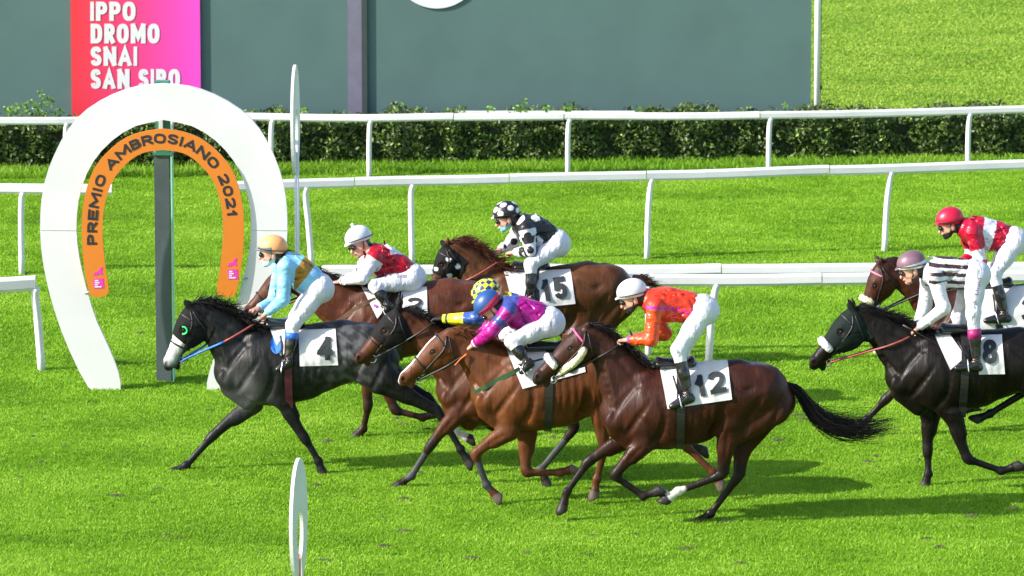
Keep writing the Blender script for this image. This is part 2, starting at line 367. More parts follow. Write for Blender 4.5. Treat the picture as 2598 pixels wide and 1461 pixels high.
# ================================================================ THE SETTING
def mat_ground():
    m, nt, b = nodes_of('turf')
    tc = nt.nodes.new('ShaderNodeTexCoord'); L = nt.links.new
    def noise(s, st=None, d=5):
        n = nt.nodes.new('ShaderNodeTexNoise'); n.inputs['Scale'].default_value = s; n.inputs['Detail'].default_value = d
        if st:
            mp = nt.nodes.new('ShaderNodeMapping'); mp.inputs['Scale'].default_value = st; L(tc.outputs['Object'], mp.inputs[0]); L(mp.outputs[0], n.inputs[0])
        else: L(tc.outputs['Object'], n.inputs[0])
        return n
    a = noise(.8, (1, .55, 1)); f = noise(14, (1, .5, 1), 8); r1 = nt.nodes.new('ShaderNodeValToRGB')
    r1.color_ramp.elements[0].color = (.10, .225, .010, 1); r1.color_ramp.elements[0].position = .3
    r1.color_ramp.elements[1].color = (.19, .36, .02, 1); r1.color_ramp.elements[1].position = .72
    L(a.outputs[0], r1.inputs[0])
    mr = nt.nodes.new('ShaderNodeMapRange'); mr.inputs[1].default_value = .25; mr.inputs[2].default_value = .75; mr.inputs[3].default_value = .55; mr.inputs[4].default_value = 1.35; L(f.outputs[0], mr.inputs[0])
    sc = nt.nodes.new('ShaderNodeVectorMath'); sc.operation = 'SCALE'; L(r1.outputs[0], sc.inputs[0]); L(mr.outputs[0], sc.inputs['Scale'])
    L(sc.outputs[0], b.inputs['Base Color']); b.inputs['Roughness'].default_value = .9; b.inputs['Specular IOR Level'].default_value = .1
    bp = nt.nodes.new('ShaderNodeBump'); bp.inputs['Strength'].default_value = .9; bp.inputs['Distance'].default_value = .05; f2 = noise(22, (1, .6, 1), 8); L(f2.outputs[0], bp.inputs['Height']); L(bp.outputs[0], b.inputs['Normal'])
    return m
def mat_grass(name, c0, c1, c2):
    m, nt, b = nodes_of(name); L = nt.links.new
    oi = nt.nodes.new('ShaderNodeObjectInfo'); ge = nt.nodes.new('ShaderNodeNewGeometry')
    n = nt.nodes.new('ShaderNodeTexNoise'); n.inputs['Scale'].default_value = 1.1; n.inputs['Detail'].default_value = 4
    mp = nt.nodes.new('ShaderNodeMapping'); mp.inputs['Scale'].default_value = (.55, .75, 1); L(ge.outputs['Position'], mp.inputs[0]); L(mp.outputs[0], n.inputs[0])
    ad = nt.nodes.new('ShaderNodeMath'); ad.operation = 'MULTIPLY_ADD'; ad.inputs[1].default_value = .22; ad.inputs[2].default_value = -.11; L(oi.outputs['Random'], ad.inputs[0])
    a2 = nt.nodes.new('ShaderNodeMath'); a2.operation = 'ADD'; L(n.outputs[0], a2.inputs[0]); L(ad.outputs[0], a2.inputs[1])
    r = nt.nodes.new('ShaderNodeValToRGB'); e = r.color_ramp.elements
    e[0].position = .28; e[0].color = (*c0, 1); e[1].position = .74; e[1].color = (*c2, 1); k = e.new(.5); k.color = (*c1, 1)
    L(a2.outputs[0], r.inputs[0])
    n2 = nt.nodes.new('ShaderNodeTexNoise'); n2.inputs['Scale'].default_value = 2.6; n2.inputs['Detail'].default_value = 3; mp2 = nt.nodes.new('ShaderNodeMapping'); mp2.inputs['Scale'].default_value = (.8, .9, 1); L(ge.outputs['Position'], mp2.inputs[0]); L(mp2.outputs[0], n2.inputs[0])
    m2 = nt.nodes.new('ShaderNodeMapRange'); m2.inputs[1].default_value = .66; m2.inputs[2].default_value = .78; m2.inputs[3].default_value = 0.; m2.inputs[4].default_value = .55; L(n2.outputs[0], m2.inputs[0])
    mxc = nt.nodes.new('ShaderNodeMix'); mxc.data_type = 'RGBA'; L(m2.outputs[0], mxc.inputs[0]); L(r.outputs[0], mxc.inputs[6]); mxc.inputs[7].default_value = (.085, .12, .02, 1)
    class _o: outputs = [mxc.outputs[2]]
    r = _o
    L(r.outputs[0], b.inputs['Base Color'])
    b.inputs['Roughness'].default_value = .55; b.inputs['Specular IOR Level'].default_value = .25
    tr = nt.nodes.new('ShaderNodeBsdfTranslucent'); L(r.outputs[0], tr.inputs['Color']); mx = nt.nodes.new('ShaderNodeMixShader'); mx.inputs[0].default_value = .35
    out = nt.nodes['Material Output']; L(b.outputs[0], mx.inputs[1]); L(tr.outputs[0], mx.inputs[2]); L(mx.outputs[0], out.inputs[0])
    return m
M['turf'] = mat_ground()
M['grass'] = mat_grass('grass_blades', (.155, .315, .014), (.232, .445, .020), (.345, .545, .05))
M['tall_grass'] = mat_grass('tall_grass_blades', (.12, .26, .014), (.185, .375, .020), (.29, .46, .045))
M['far_grass'] = mat_grass('far_lawn_blades', (.215, .355, .035), (.30, .455, .05), (.40, .53, .08))

gx, gy = [-400, -60, -20, 20, 60, 400], [-20, 30, 44, 78, 120, 300, 1500]
gv = [(x, y, 0) for y in gy for x in gx]; gf = [(j * 6 + i, j * 6 + i + 1, j * 6 + i + 7, j * 6 + i + 6) for j in range(6) for i in range(5)]
tag(link('ground', pymesh('ground', gv, gf), M['turf']), kind='structure')

def tuft_mesh(name, nb, hgt, spread, lean, wid, mat):
    V = []; F = []
    for _ in range(nb):
        a = rng.random() * 6.283; r = spread * math.sqrt(rng.random()); x, y = r * math.cos(a), r * math.sin(a); b = rng.random() * 6.283
        h = hgt * (.55 + .6 * rng.random()); l = lean * h * (.2 + rng.random()); w = wid * (.7 + .6 * rng.random()); c = rng.random() * 6.283
        dx, dy = math.cos(b), math.sin(b); wx, wy = math.cos(c) * w, math.sin(c) * w; k = len(V)
        V += [(x - wx, y - wy, 0), (x + wx, y + wy, 0), (x + dx * l * .35 - wx * .8, y + dy * l * .35 - wy * .8, h * .6), (x + dx * l * .35 + wx * .8, y + dy * l * .35 + wy * .8, h * .6), (x + dx * l, y + dy * l, h)]
        F += [(k, k + 1, k + 3, k + 2), (k + 2, k + 3, k + 4)]
    me = pymesh(name, V, F); me.materials.append(mat); return me
def scatter(name, quad, density, tuft, smin, smax, seed, label):
    me = pymesh(name, quad, [(0, 1, 2, 3)]); o = link(name, me, tuft.materials[0]); tag(o, label, 'grass', kind='stuff')
    tob = bpy.data.objects.new('grass_tuft', tuft)
    ng = bpy.data.node_groups.new('scatter', 'GeometryNodeTree'); ng.interface.new_socket('Geometry', in_out='INPUT', socket_type='NodeSocketGeometry'); ng.interface.new_socket('Geometry', in_out='OUTPUT', socket_type='NodeSocketGeometry')
    N = ng.nodes.new; L = ng.links.new; gi = N('NodeGroupInput'); go = N('NodeGroupOutput')
    d = N('GeometryNodeDistributePointsOnFaces'); d.inputs['Density'].default_value = density; d.inputs['Seed'].default_value = seed
    ip = N('GeometryNodeInstanceOnPoints'); ob = N('GeometryNodeObjectInfo'); ob.inputs[0].default_value = tob
    rr = N('FunctionNodeRandomValue'); rr.data_type = 'FLOAT_VECTOR'; rr.inputs[0].default_value = (-.15, -.15, 0); rr.inputs[1].default_value = (.15, .15, 6.283)
    rs = N('FunctionNodeRandomValue'); rs.data_type = 'FLOAT'; rs.inputs[2].default_value = smin; rs.inputs[3].default_value = smax
    L(gi.outputs[0], d.inputs['Mesh']); L(d.outputs['Points'], ip.inputs['Points']); L(ob.outputs['Geometry'], ip.inputs['Instance'])
    L(rr.outputs[0], ip.inputs['Rotation']); L(rs.outputs[1], ip.inputs['Scale'])
    L(ip.outputs[0], go.inputs[0])
    md = o.modifiers.new('scatter', 'NODES'); md.node_group = ng
    return o
def strip(py0, py1, pad=2.6):
    a, b = onz(0, py0), onz(0, py1); wa = abs(a[0]) + pad; wb = abs(b[0]) + pad
    return [(-wa, a[1], .0), (wa, a[1], .0), (wb, b[1], .0), (-wb, b[1], .0)]
tA = tuft_mesh('tuft', 20, .030, .06, 1.2, .0038, M['grass']); tB = tuft_mesh('tuft_tall', 12, .095, .06, .8, .006, M['tall_grass'])
tC = tuft_mesh('tuft_far', 22, .030, .14, 1.6, .009, M['far_grass'])
scatter('near_turf_grass', strip(1500, 1000), 640, tA, .7, 1.25, 1, 'short bright green racecourse grass under the horses')
scatter('middle_turf_grass', strip(1000, 440), 480, tA, .8, 1.5, 2, 'short green grass between the white rails')
scatter('far_lawn_grass', strip(330, -60, 2), 80, tC, .7, 1.3, 3, 'smooth pale green lawn beyond the hedge')
hb0, hb1 = onz(-60, 447), onz(2660, 412)
scatter('rough_grass', [(hb0[0] - .5, hb0[1] - .55, 0), (hb1[0] + .5, hb1[1] - .45, 0), (hb1[0] + .5, hb1[1] + .75, 0), (hb0[0] - .5, hb0[1] + .75, 0)], 190, tB, .5, 1.35, 4, 'long rough grass along the foot of the hedge')

# hoof-torn clods of turf and soil
g = np.random.default_rng(21); V = []; F = []
for _ in range(150):
    py = g.uniform(1010, 1440) if g.random() < .7 else g.uniform(640, 1000); p = onz(g.uniform(0, 2598), py); n = 7; k = len(V); s = .02 + .045 * g.random() ** 2
    V.append((p[0], p[1], .022 + .3 * s))
    for i in range(n):
        a = i / n * 6.283; r = s * (.6 + .7 * g.random()); V.append((p[0] + r * 1.5 * math.cos(a), p[1] + r * math.sin(a), .012 + .012 * g.random()))
    for i in range(n): F.append((k, k + 1 + i, k + 1 + (i + 1) % n))
tag(link('turf_clods', pymesh('turf_clods', V, F), mat_plain('soil', (.055, .06, .02), .95, var=.5, vscale=20)), 'small dark clods and divots torn from the turf', 'clods', kind='stuff')

# ---------------------------------------------------------------- hedge
def leaf_cloud(n, x0, x1, ya, yb, z0, z1, dep, size, seed, base, topbias=.25):
    """leaves on the front and top skin of a hedge running from (x0,ya) to (x1,yb)"""
    g = np.random.default_rng(seed); V = []; F = []; C = []
    u = g.random(n); x = x0 + (x1 - x0) * u; top = g.random(n) < topbias
    lump = .10 * np.sin(x * 3.1) + .07 * np.sin(x * 7.3 + 1) + .05 * np.sin(x * 15 + 2)
    z = np.where(top, z1 + .5 * lump + g.normal(0, .035, n), z0 + (z1 - z0) * g.random(n) ** .9)
    hole = np.sin(x * 5.3 + 2 * np.sin(z * 6)) * np.sin(z * 11 + x * 2.2) + .5 * np.sin(x * 13 + z * 9)
    d = np.where(top, g.random(n) * dep, np.abs(g.normal(0, .06, n)) + .10 * (hole > .35))
    y = ya + (yb - ya) * u + d - .5 * lump * (~top)
    for i in range(n):
        s = size * (.6 + .8 * g.random()); a = g.normal(0, 1, 3); a[1] -= .7; a[2] += .5; a /= np.linalg.norm(a)
        t = np.cross(a, g.normal(0, 1, 3)); t /= np.linalg.norm(t) + 1e-9; b = np.cross(a, t); p = np.array([x[i], y[i], z[i]]); k = len(V)
        V += [p - t * s, p + b * s * .5 + a * s * .12, p + t * s, p - b * s * .5 + a * s * .12]; F.append((k, k + 1, k + 2, k + 3))
        q = g.random(); c = np.array(base) * (.55 + .9 * q)
        if q > .965: c = np.array((.20, .36, .035))
        C += [c] * 4
    return V, F, C
M['leaf'] = mat_attr('hedge_leaves', .45, .4, .2, 8.)
h0, h1 = onz(-120, 434), onz(2720, 402)
hedge = empty('hedge', ((h0[0] + h1[0]) / 2, (h0[1] + h1[1]) / 2 + .3, 0)); tag(hedge, 'long clipped dark green hedge in front of the big screen', 'hedge')
V, F, C = leaf_cloud(30000, h0[0], h1[0], h0[1], h1[1], .02, .665, .75, .034, 11, (.070, .115, .019))
tag(link('foliage', npmesh('foliage', V, F, np.array(C), False), M['leaf'], hedge), kind='stuff')
hv = []; xs = np.linspace(h0[0], h1[0], 60)
for x in xs:
    u = (x - h0[0]) / (h1[0] - h0[0]); y = h0[1] + (h1[1] - h0[1]) * u; l = .05 * math.sin(x * 3.1) + .03 * math.sin(x * 7.3 + 1)
    hv += [(x, y + .17 - l * .5, 0), (x, y + .15 - l * .5, .57 + l), (x, y + .70, .58 + l), (x, y + .75, 0)]
hf_ = [(i * 4 + k, i * 4 + k + 1, i * 4 + k + 5, i * 4 + k + 4) for i in range(59) for k in range(3)]
link('branch_core', pymesh('branch_core', hv, hf_), mat_plain('hedge_core', (.018, .026, .010), .9, var=.5, vscale=12.), hedge)
# tall shoots standing out of the hedge top, left of the pink panel
V, F, C = [], [], []
g = np.random.default_rng(5)
for px, py0, py1, n in [(108, 292, 228, 34), (78, 292, 252, 26), (40, 292, 258, 26), (128, 292, 246, 24), (60, 294, 262, 30), (20, 294, 266, 24), (95, 294, 262, 30), (150, 296, 274, 24),
                        (775, 285, 274, 16), (1318, 285, 262, 26), (1330, 285, 250, 20), (1385, 285, 268, 18), (1440, 285, 266, 16), (1245, 285, 270, 16), (1170, 284, 268, 16), (1620, 284, 272, 14), (1990, 282, 262, 10), (2510, 276, 258, 16)]:
    Y = h0[1] + .25
    for i in range(n):
        q = g.random() ** .8; p = at(px + g.normal(0, 6), py0 + (py1 - py0) * q, Y + g.normal(0, .06)); s = .03 * (.6 + .7 * g.random()); t = g.normal(0, 1, 3); t /= np.linalg.norm(t); b = np.cross(t, (0.2, -1, .4)); b /= np.linalg.norm(b); k = len(V)
        V += [p - t * s, p + b * s * .5, p + t * s, p - b * s * .5]; F.append((k, k + 1, k + 2, k + 3)); C += [np.array((.12, .23, .03)) * (.6 + .8 * g.random())] * 4
tag(link('shoot_leaves', npmesh('shoot_leaves', V, F, np.array(C), False), M['leaf'], hedge), kind='stuff')

# ---------------------------------------------------------------- the big screen behind the hedge
YB = onz(1300, 396)[1]
def rect(name, x0, y0, x1, y1, Y, mat, parent, th=.04):
    a, b = at(x0, y1, Y), at(x1, y0, Y); z0 = max(a[2], .02)
    return link(name, box_mesh(name, (a[0] + b[0]) / 2, Y + th / 2, (z0 + b[2]) / 2, b[0] - a[0], th, b[2] - z0), mat, parent)
M['screen'] = mat_plain('screen_sheet', (.072, .134, .130), .62, var=.07, vscale=1.3, bump=(2.2, .12, .03))
M['screen_pole'] = mat_plain('screen_seam', (.15, .14, .20), .6, var=.1)
scr = empty('billboard', (at(900, 380, YB)[0], YB, 0)); tag(scr, 'huge grey green screen wall standing behind the hedge', 'billboard')
rect('sheet', -700, -420, 886, 420, YB, M['screen'], scr); rect('sheet', 926, -420, 2063, 420, YB - .012, M['screen'], scr)
rect('seam_post', 884, -420, 922, 420, YB - .05, M['screen_pole'], scr, .06)
rect('seam_edge', 919, -420, 929, 420, YB - .06, mat_plain('dark_seam', (.03, .045, .045), .7), scr, .05)
c = at(1108, -92, YB - .03); bm = bmesh.new(); bmesh.ops.create_cone(bm, cap_ends=True, segments=64, radius1=.645, radius2=.645, depth=.02)
bmesh.ops.rotate(bm, matrix=Matrix.Rotation(R(90), 3, 'X'), verts=bm.verts[:]); bmesh.ops.translate(bm, vec=c, verts=bm.verts[:])
link('white_disc', bm_mesh(bm, 'white_disc'), M['white_board'], scr)
ep = at(2071, 420, YB - .02); et = at(2071, -420, YB - .02)
tube_obj('edge_post', [(ep[0], YB - .02, 0), (ep[0], YB - .02, et[2])], .044, M['white_plastic'], scr, 12)
wr = at(2082, 300, YB); tube_obj('wire', [(wr[0], YB, .02), (wr[0] - .01, YB, et[2])], .006, M['black_strap'], scr, 4)
link('clamp', box_mesh('clamp', wr[0], YB, at(2082, 222, YB)[2], .03, .03, .05), M['black_strap'], scr)
# red to pink printed panel
def mat_panel():
    m, nt, b = nodes_of('pink_print'); tc = nt.nodes.new('ShaderNodeTexCoord'); sp = nt.nodes.new('ShaderNodeSeparateXYZ'); L = nt.links.new
    x0, x1 = at(184, 150, YB)[0], at(502, 150, YB)[0]; z1 = at(184, 0, YB)[2]
    L(tc.outputs['Object'], sp.inputs[0]); mr = nt.nodes.new('ShaderNodeMapRange'); mr.inputs[1].default_value = x0; mr.inputs[2].default_value = x1; L(sp.outputs[0], mr.inputs[0])
    r = nt.nodes.new('ShaderNodeValToRGB'); e = r.color_ramp.elements; e[0].color = (.70, .025, .04, 1); e[0].position = .02; e[1].color = (.74, .055, .50, 1); k = e.new(.5); k.color = (.74, .035, .18, 1)
    L(mr.outputs[0], r.inputs[0]); L(r.outputs[0], b.inputs['Base Color']); b.inputs['Roughness'].default_value = .55; return m
pan = empty('sign_panel', (at(343, 290, YB)[0], YB - .05, 0)); tag(pan, 'tall red to pink sign panel with white lettering at left', 'sign')
rect('panel', 183, -420, 503, 298, YB - .055, mat_panel(), pan, .05)
def flat_text(name, txt, x0, x1, ybot, ytop, Y, mat, parent, bold=.03, sx=1):
    hh = ybot - ytop
    for qs in word(txt, x1 - x0, hh, hh * .235, hh * .10): quads_mesh(name, qs, lambda x, y, l: at(x0 + x, ybot - y, Y - .0007 * l), mat, parent)
M['sign_white'] = mat_plain('sign_white', (.66, .65, .67), .55, var=.02)
for txt, x0, x1, yb, yt in [('IPPO', 229, 344, 53, 4), ('DROMO', 230, 405, 110, 60), ('SNAI', 230, 348, 167, 118), ('SAN SIRO', 230, 457, 225, 175)]:
    flat_text('letter', txt, x0, x1, yb, yt, YB - .061, M['sign_white'], pan, .028)
flat_text('lettering', 'SNAI', 230, 457, -20, -90, YB - .061, M['sign_white'], pan, .028) if False else None

# ---------------------------------------------------------------- white running rails
def rail(label, pts, H, posts, rad=.058, post_r=.036, seams=(), lean=0., group='white running rails'):
    """pts: pixels on the rail's centre line at height H; posts: pixel x; seams: pixel x where two lengths meet"""
    W = [onz(x, y, H) for x, y in pts]; W = np.array(W); px = np.array([p[0] for p in pts], float)
    def atx(x): return np.array([np.interp(x, px, W[:, k]) for k in range(3)])
    root = empty('running_rail', (W[0][0], W[0][1], 0)); tag(root, label, 'rail', group)
    ends = [px[0]] + list(seams) + [px[-1]]
    for a, b in zip(ends[:-1], ends[1:]):
        n = max(3, int((b - a) / 90)); path = []
        for q in np.linspace(0, 1, n):
            p = atx(a + (b - a) * q); p[2] += .006 * math.sin(a * .37 + 5 * q) - .006 * math.sin(math.pi * q); path.append(p)
        path[0][0] += .006; path[-1][0] -= .006
        V = []; F = []; prof = [(-.85, -.5), (-.5, -.92), (.5, -.92), (.85, -.5), (.85, .55), (.55, .95), (-.55, .95), (-.85, .55)]; K = len(prof)
        for p in path:
            for (yy, zz) in prof: V.append((p[0], p[1] + yy * rad * .8, p[2] + zz * rad))
        for i in range(len(path) - 1):
            for k in range(K): F.append((i * K + k, i * K + (k + 1) % K, (i + 1) * K + (k + 1) % K, (i + 1) * K + k))
        F += [tuple(range(K)), tuple((len(path) - 1) * K + k for k in range(K - 1, -1, -1))]
        bm = bmesh.new(); vs = [bm.verts.new(v) for v in V]; [bm.faces.new([vs[i] for i in f]) for f in F]
        me = bm_mesh(bm, 'rail_length'); link('rail_length', me, M['white_plastic'], root)
    for p in posts:
        x, l = (p, lean) if np.isscalar(p) else p
        t = atx(x); Pp = spline([(t[0] + l, t[1] + .02, -.05), (t[0] + l * .5, t[1] + .02, H * .55), (t[0] + .01, t[1] + .015, H * .86), (t[0] + .03, t[1], H - rad * .6)], 9)
        tube_obj('post', Pp, [post_r] * 8 + [post_r * .9], M['white_plastic'], root, 12, flat=(.8, 1.15))
    return root
rail('white rail farthest back, in front of the hedge', [(-80, 308), (180, 305), (600, 296), (900, 298), (1928, 292), (2680, 276)], .86, [165, 431, 687, 936, 1440, 1951, 2456], .055, .046, (600, 1150, 1430, 1928))
rail('short white rail ending inside the horseshoe arch on the left', [(-120, 478), (285, 479)], 1.08, [52], .064, .048)
rail('long white rail crossing the middle lawn to the right edge', [(592, 472), (900, 462), (1640, 445), (2680, 415)], 1.08, [(772, .09), (1040, .02), (1648, -.03), (2252, -.05)], .064, .048, (900, 1290, 1640, 2100))
rail('white rail behind the jockeys, hindmost of the doubled pair', [(815, 687), (1830, 683), (2680, 678)], .99, [(1066, 0), (1646, 0), (2226, 0)], .064, .050, (1380, 1830))
rail('white rail behind the jockeys, frontmost of the doubled pair', [(1480, 713), (1700, 710), (2085, 707), (2680, 700)], .98, [(1812, -.06), (2400, 0)], .068, .054, (2085,))
rail('drooping white rail end beside the foot of the horseshoe arch', [(-150, 716), (-60, 723), (0, 724), (60, 720), (92, 718)], .99, [(86, .075)], .086, .056)
# thin white plank behind the hedge top
pl = onz(1385, 283, .86); a_, b_ = at(1160, 284, pl[1]), at(1616, 284, pl[1])
tag(link('white_plank', box_mesh('white_plank', (a_[0] + b_[0]) / 2, h0[1] + .78, at(1385, 284, h0[1] + .78)[2], b_[0] - a_[0], .05, .03), M['white_plastic']), 'thin white plank lying behind the top of the hedge', 'plank')

# ---------------------------------------------------------------- horseshoe winning post
def plate(name, px, Y, th, mat, parent, bev=0.0, dirx=None):
    bm = bmesh.new(); P = [at(x, y, Y) for x, y in px]; vs = [bm.verts.new(p) for p in P]; f = bm.faces.new(vs)
    ex = bmesh.ops.extrude_face_region(bm, geom=[f]); bmesh.ops.translate(bm, vec=(0, th, 0), verts=[e for e in ex['geom'] if isinstance(e, bmesh.types.BMVert)])
    bmesh.ops.triangulate(bm, faces=[q for q in bm.faces if len(q.verts) > 4]); return link(name, bm_mesh(bm, name), mat, parent)
def arch(outer, inner, ax, n=26):
    o = spline(outer, n); i = spline(inner, n); L_ = list(o) + [(2 * ax - x, y) for x, y in o[::-1][1:]]
    Rr = list(i) + [(2 * ax - x, y) for x, y in i[::-1][1:]]
    return [fF(x, y) for x, y in L_], [fF(x, y) for x, y in Rr]
YH = onz(266, 993)[1]; M['bracket'] = mat_plain('bracket_metal', (.45, .46, .46), .5, .3)
oo, ii = arch([(262, 1352), (228, 1335), (150, 1180), (85, 1000), (45, 820), (35, 680), (45, 540), (80, 420), (140, 300), (215, 215), (320, 150), (430, 112), (540, 100)],
              [(330, 1358), (364, 1350), (352, 1270), (310, 1165), (260, 1055), (215, 900), (190, 780), (183, 660), (200, 540), (245, 430), (320, 340), (420, 275), (540, 248)], 540)
shoe = empty('horseshoe_arch', (at(415, 993, YH)[0], YH, 0)); tag(shoe, 'giant white horseshoe arch of the winning post', 'winning post')
plate('horseshoe', oo + ii[::-1], YH, .07, M['white_board'], shoe)
for jy, jx0, jx1 in [(697, 38, 182), (697, 898, 1042)]:
    plate('panel_joint', [fF(jx0, jy), fF(jx1, jy + 2), fF(jx1, jy + 4), fF(jx0, jy + 2)], YH - .003, .004, M['bracket'], shoe)
orange = mat_plain('orange_sign', (.64, .185, .014), .5, var=.03)
o2, i2 = arch([(266, 973), (238, 958), (215, 850), (205, 720), (210, 600), (240, 480), (290, 400), (370, 330), (450, 297), (536, 284)],
              [(280, 973), (315, 950), (302, 850), (290, 720), (297, 600), (330, 500), (385, 430), (450, 385), (536, 370)], 536)
osg = empty('orange_sign', (at(413, 755, YH)[0], YH - .05, 0)); tag(osg, 'orange arched sign with black lettering inside the white horseshoe', 'sign')
plate('board', o2 + i2[::-1], YH - .05, .03, orange, osg)
# lettering along the arch
mid = spline([(250, 800), (247, 720), (255, 600), (288, 478), (338, 413), (412, 353), (492, 326), (536, 325), (580, 328), (662, 356), (735, 415), (785, 490), (815, 600), (824, 720)], 400)
dd = np.concatenate([[0], np.cumsum(np.linalg.norm(np.diff(mid, axis=0), axis=1))])
TXT = 'PREMIO AMBROSIANO 2021'; i0 = np.argmin(np.linalg.norm(mid - (248, 758), axis=1)); i1 = np.argmin(np.linalg.norm(mid - (819, 645), axis=1))
ws_ = [GW.get(c, .92) * 1.0 for c in TXT]; gap = 7.5; free = dd[i1] - dd[i0] - gap * (len(TXT) - 1); pos = dd[i0]; AQ = []; M['sign_black'] = mat_plain('sign_black', (.018, .018, .02), .6)
for ci, (ch, w) in enumerate(zip(TXT, ws_)):
    cw = free * w / sum(ws_)
    if ch != ' ':
        for qd in glyph(ch, cw, 41, 10.2):
            o_ = []
            for x, y, l in qd:
                s_ = pos + cw / 2; c = np.array([np.interp(s_, dd, mid[:, 0]), np.interp(s_, dd, mid[:, 1])]); c2 = np.array([np.interp(s_ + 3, dd, mid[:, 0]), np.interp(s_ + 3, dd, mid[:, 1])]); t = (c2 - c) / np.linalg.norm(c2 - c); nrm = np.array([t[1], -t[0]])
                p = c + t * (x - cw / 2) + nrm * (y - 20.5); o_.append((p[0], p[1], l))
            AQ.append(o_)
        quads_mesh('letter', AQ, lambda x, y, l: at(*fF(x, y), YH - .053 - .0007 * l), M['sign_black'], osg); AQ = []
    pos += cw + gap
mag = mat_plain('magenta_print', (.80, .03, .42), .55, var=.02)
for lx, ly in [(236.5, 707), (577, 684)]:     # small printed emblem and square at both feet of the sign
    plate('logo_square', [(lx, ly), (lx + 25, ly - 1), (lx + 27, ly + 24), (lx + 2, ly + 25)], YH - .053, .002, mag, osg)
    for k, w in enumerate((9, 12, 8, 17)):
        plate('logo_line', [(lx + 4, ly + 3.2 + k * 5.3), (lx + 4 + w, ly + 3 + k * 5.3), (lx + 4 + w, ly + 6.4 + k * 5.3), (lx + 4, ly + 6.6 + k * 5.3)], YH - .056, .002, M['sign_white'], osg)
    plate('logo_horse', [(lx + x, ly + y) for x, y in [(1, -10), (4, -17), (10, -18), (14, -20), (17, -27), (22, -30), (24, -27), (22, -23), (21, -17), (24, -12), (22, -9), (17, -12), (11, -11), (8, -8), (5, -13), (2, -7)]], YH - .053, .002, mag, osg)
for bx, by, ex in [(228, 740, 212), (614, 707, 628)]:
    p, q = at(bx, by, YH - .03), at(ex, by + (4 if bx < 400 else -2), YH + .01); tube_obj('bracket', [p, q], .012, M['bracket'], osg, 6)
# dark post standing behind the arch
YP = onz(418, 972)[1]; M['post_dark'] = mat_plain('post_dark_paint', (.075, .095, .105), .35, var=.25, vscale=2.5, bump=(5, .1, .01), coat=.2)
M['post_green'] = mat_plain('post_green', (.05, .20, .12), .4, var=.1)
pst = empty('finish_post', (at(416, 972, YP)[0], YP, 0)); tag(pst, 'dark grey square post standing behind the horseshoe arch', 'post')
pa, pb = at(396, 972, YP), at(434, 205, YP); w = pb[0] - pa[0]; zt = at(416, 395, YP)[2]
link('shaft', box_mesh('shaft', (pa[0] + pb[0]) / 2 - .012, YP + w / 2, zt / 2, w - .03, w - .03, zt, 0, .006), M['post_dark'], pst)
link('green_edge', box_mesh('green_edge', pb[0] - .006, YP + w / 2, zt / 2, .018, w, zt, 0, .003), mat_plain('post_pale_green', (.30, .62, .48), .35), pst)
link('collar', box_mesh('collar', (pa[0] + pb[0]) / 2, YP + w / 2, zt + .018, w + .02, w + .02, .035, 0, .005), M['post_green'], pst)
zz = at(416, 207, YP)[2]
link('upper_shaft', box_mesh('upper_shaft', (pa[0] + pb[0]) / 2, YP + w / 2, (zt + .035 + zz) / 2, w * .8, w * .8, zz - zt - .035, 0, .006), M['post_green'], pst)
cp = at(408, 315, YP - .02); link('cable_duct', box_mesh('cable_duct', cp[0], YP, cp[2], .045, .05, .3, 0, .004), M['number_cloth'], pst)

# ---------------------------------------------------------------- upright horseshoe markers seen almost edge-on
def marker(px, ytop, ybase, hgt, width, ang, label, strip_col=None):
    Y = onz(px, ybase)[1]; base = onz(px, ybase); ztop = at(px, ytop, Y)[2]; root = empty('track_marker', base); tag(root, label, 'track marker', 'horseshoe track markers')
    n = 40; out = []; inn = []
    for k in range(n + 1):
        a = -math.pi * .42 + (math.pi * 1.84) * k / n     # opening at the bottom
        out.append((width / 2 * math.cos(a), ztop - hgt / 2 + hgt / 2 * math.sin(a))); inn.append((width * .20 * math.cos(a), ztop - hgt * .60 + hgt * .20 * math.sin(a)))
    ca, sa = math.cos(ang), math.sin(ang); bm = bmesh.new(); vs = [bm.verts.new((base[0] + x * ca, base[1] + x * sa, z)) for x, z in out + inn[::-1]]
    f = bm.faces.new(vs); th = .03; ex = bmesh.ops.extrude_face_region(bm, geom=[f]); bmesh.ops.translate(bm, vec=(-sa * th, ca * th, 0), verts=[e for e in ex['geom'] if isinstance(e, bmesh.types.BMVert)])
    bmesh.ops.triangulate(bm, faces=[q for q in bm.faces if len(q.verts) > 4]); link('horseshoe_plate', bm_mesh(bm, 'horseshoe_plate'), M['white_board'], root)
    zb = ztop - hgt * .80
    ox = -.035 if strip_col else 0
    tube_obj('pole', [(base[0] + ox, base[1] - .05, -.05), (base[0] + ox, base[1] - .05, zb + .1)], .026, M['white_plastic'], root, 12)
    if strip_col: link('tape_strip', box_mesh('tape_strip', base[0] - .002, base[1] - .06, zb - .12, .016, .02, .36), strip_col, root)
    return root
marker(763, 1163, 1540, 1.12, .80, R(82.8), 'white horseshoe marker on a pole nearest the camera', mat_plain('orange_tape', (.75, .30, .20), .6, var=.2, vscale=30))
marker(757, 164, 985, 1.20, .80, R(87), 'tall white marker blade on a pole right of the arch')

# ================================================================ HORSES
CPM = 558.0                                              # pixels of the reference horse (frame C) to a metre
def rot2(v, a): return np.array([v[0] * math.cos(a) - v[1] * math.sin(a), v[0] * math.sin(a) + v[1] * math.cos(a)])
HV = .0115
def hair_path(p, d, length, n, g, drop=.5, wob=.03):
    d = np.array(d, float); d /= np.linalg.norm(d); P = [np.array(p, float)]; w = g.normal(0, wob, 3)
    for i in range(1, n):
        d = d + np.array([0, 0, -drop / n]) + w * (1 + i) / n; d /= np.linalg.norm(d); P.append(P[-1] + d * length / (n - 1))
    return P

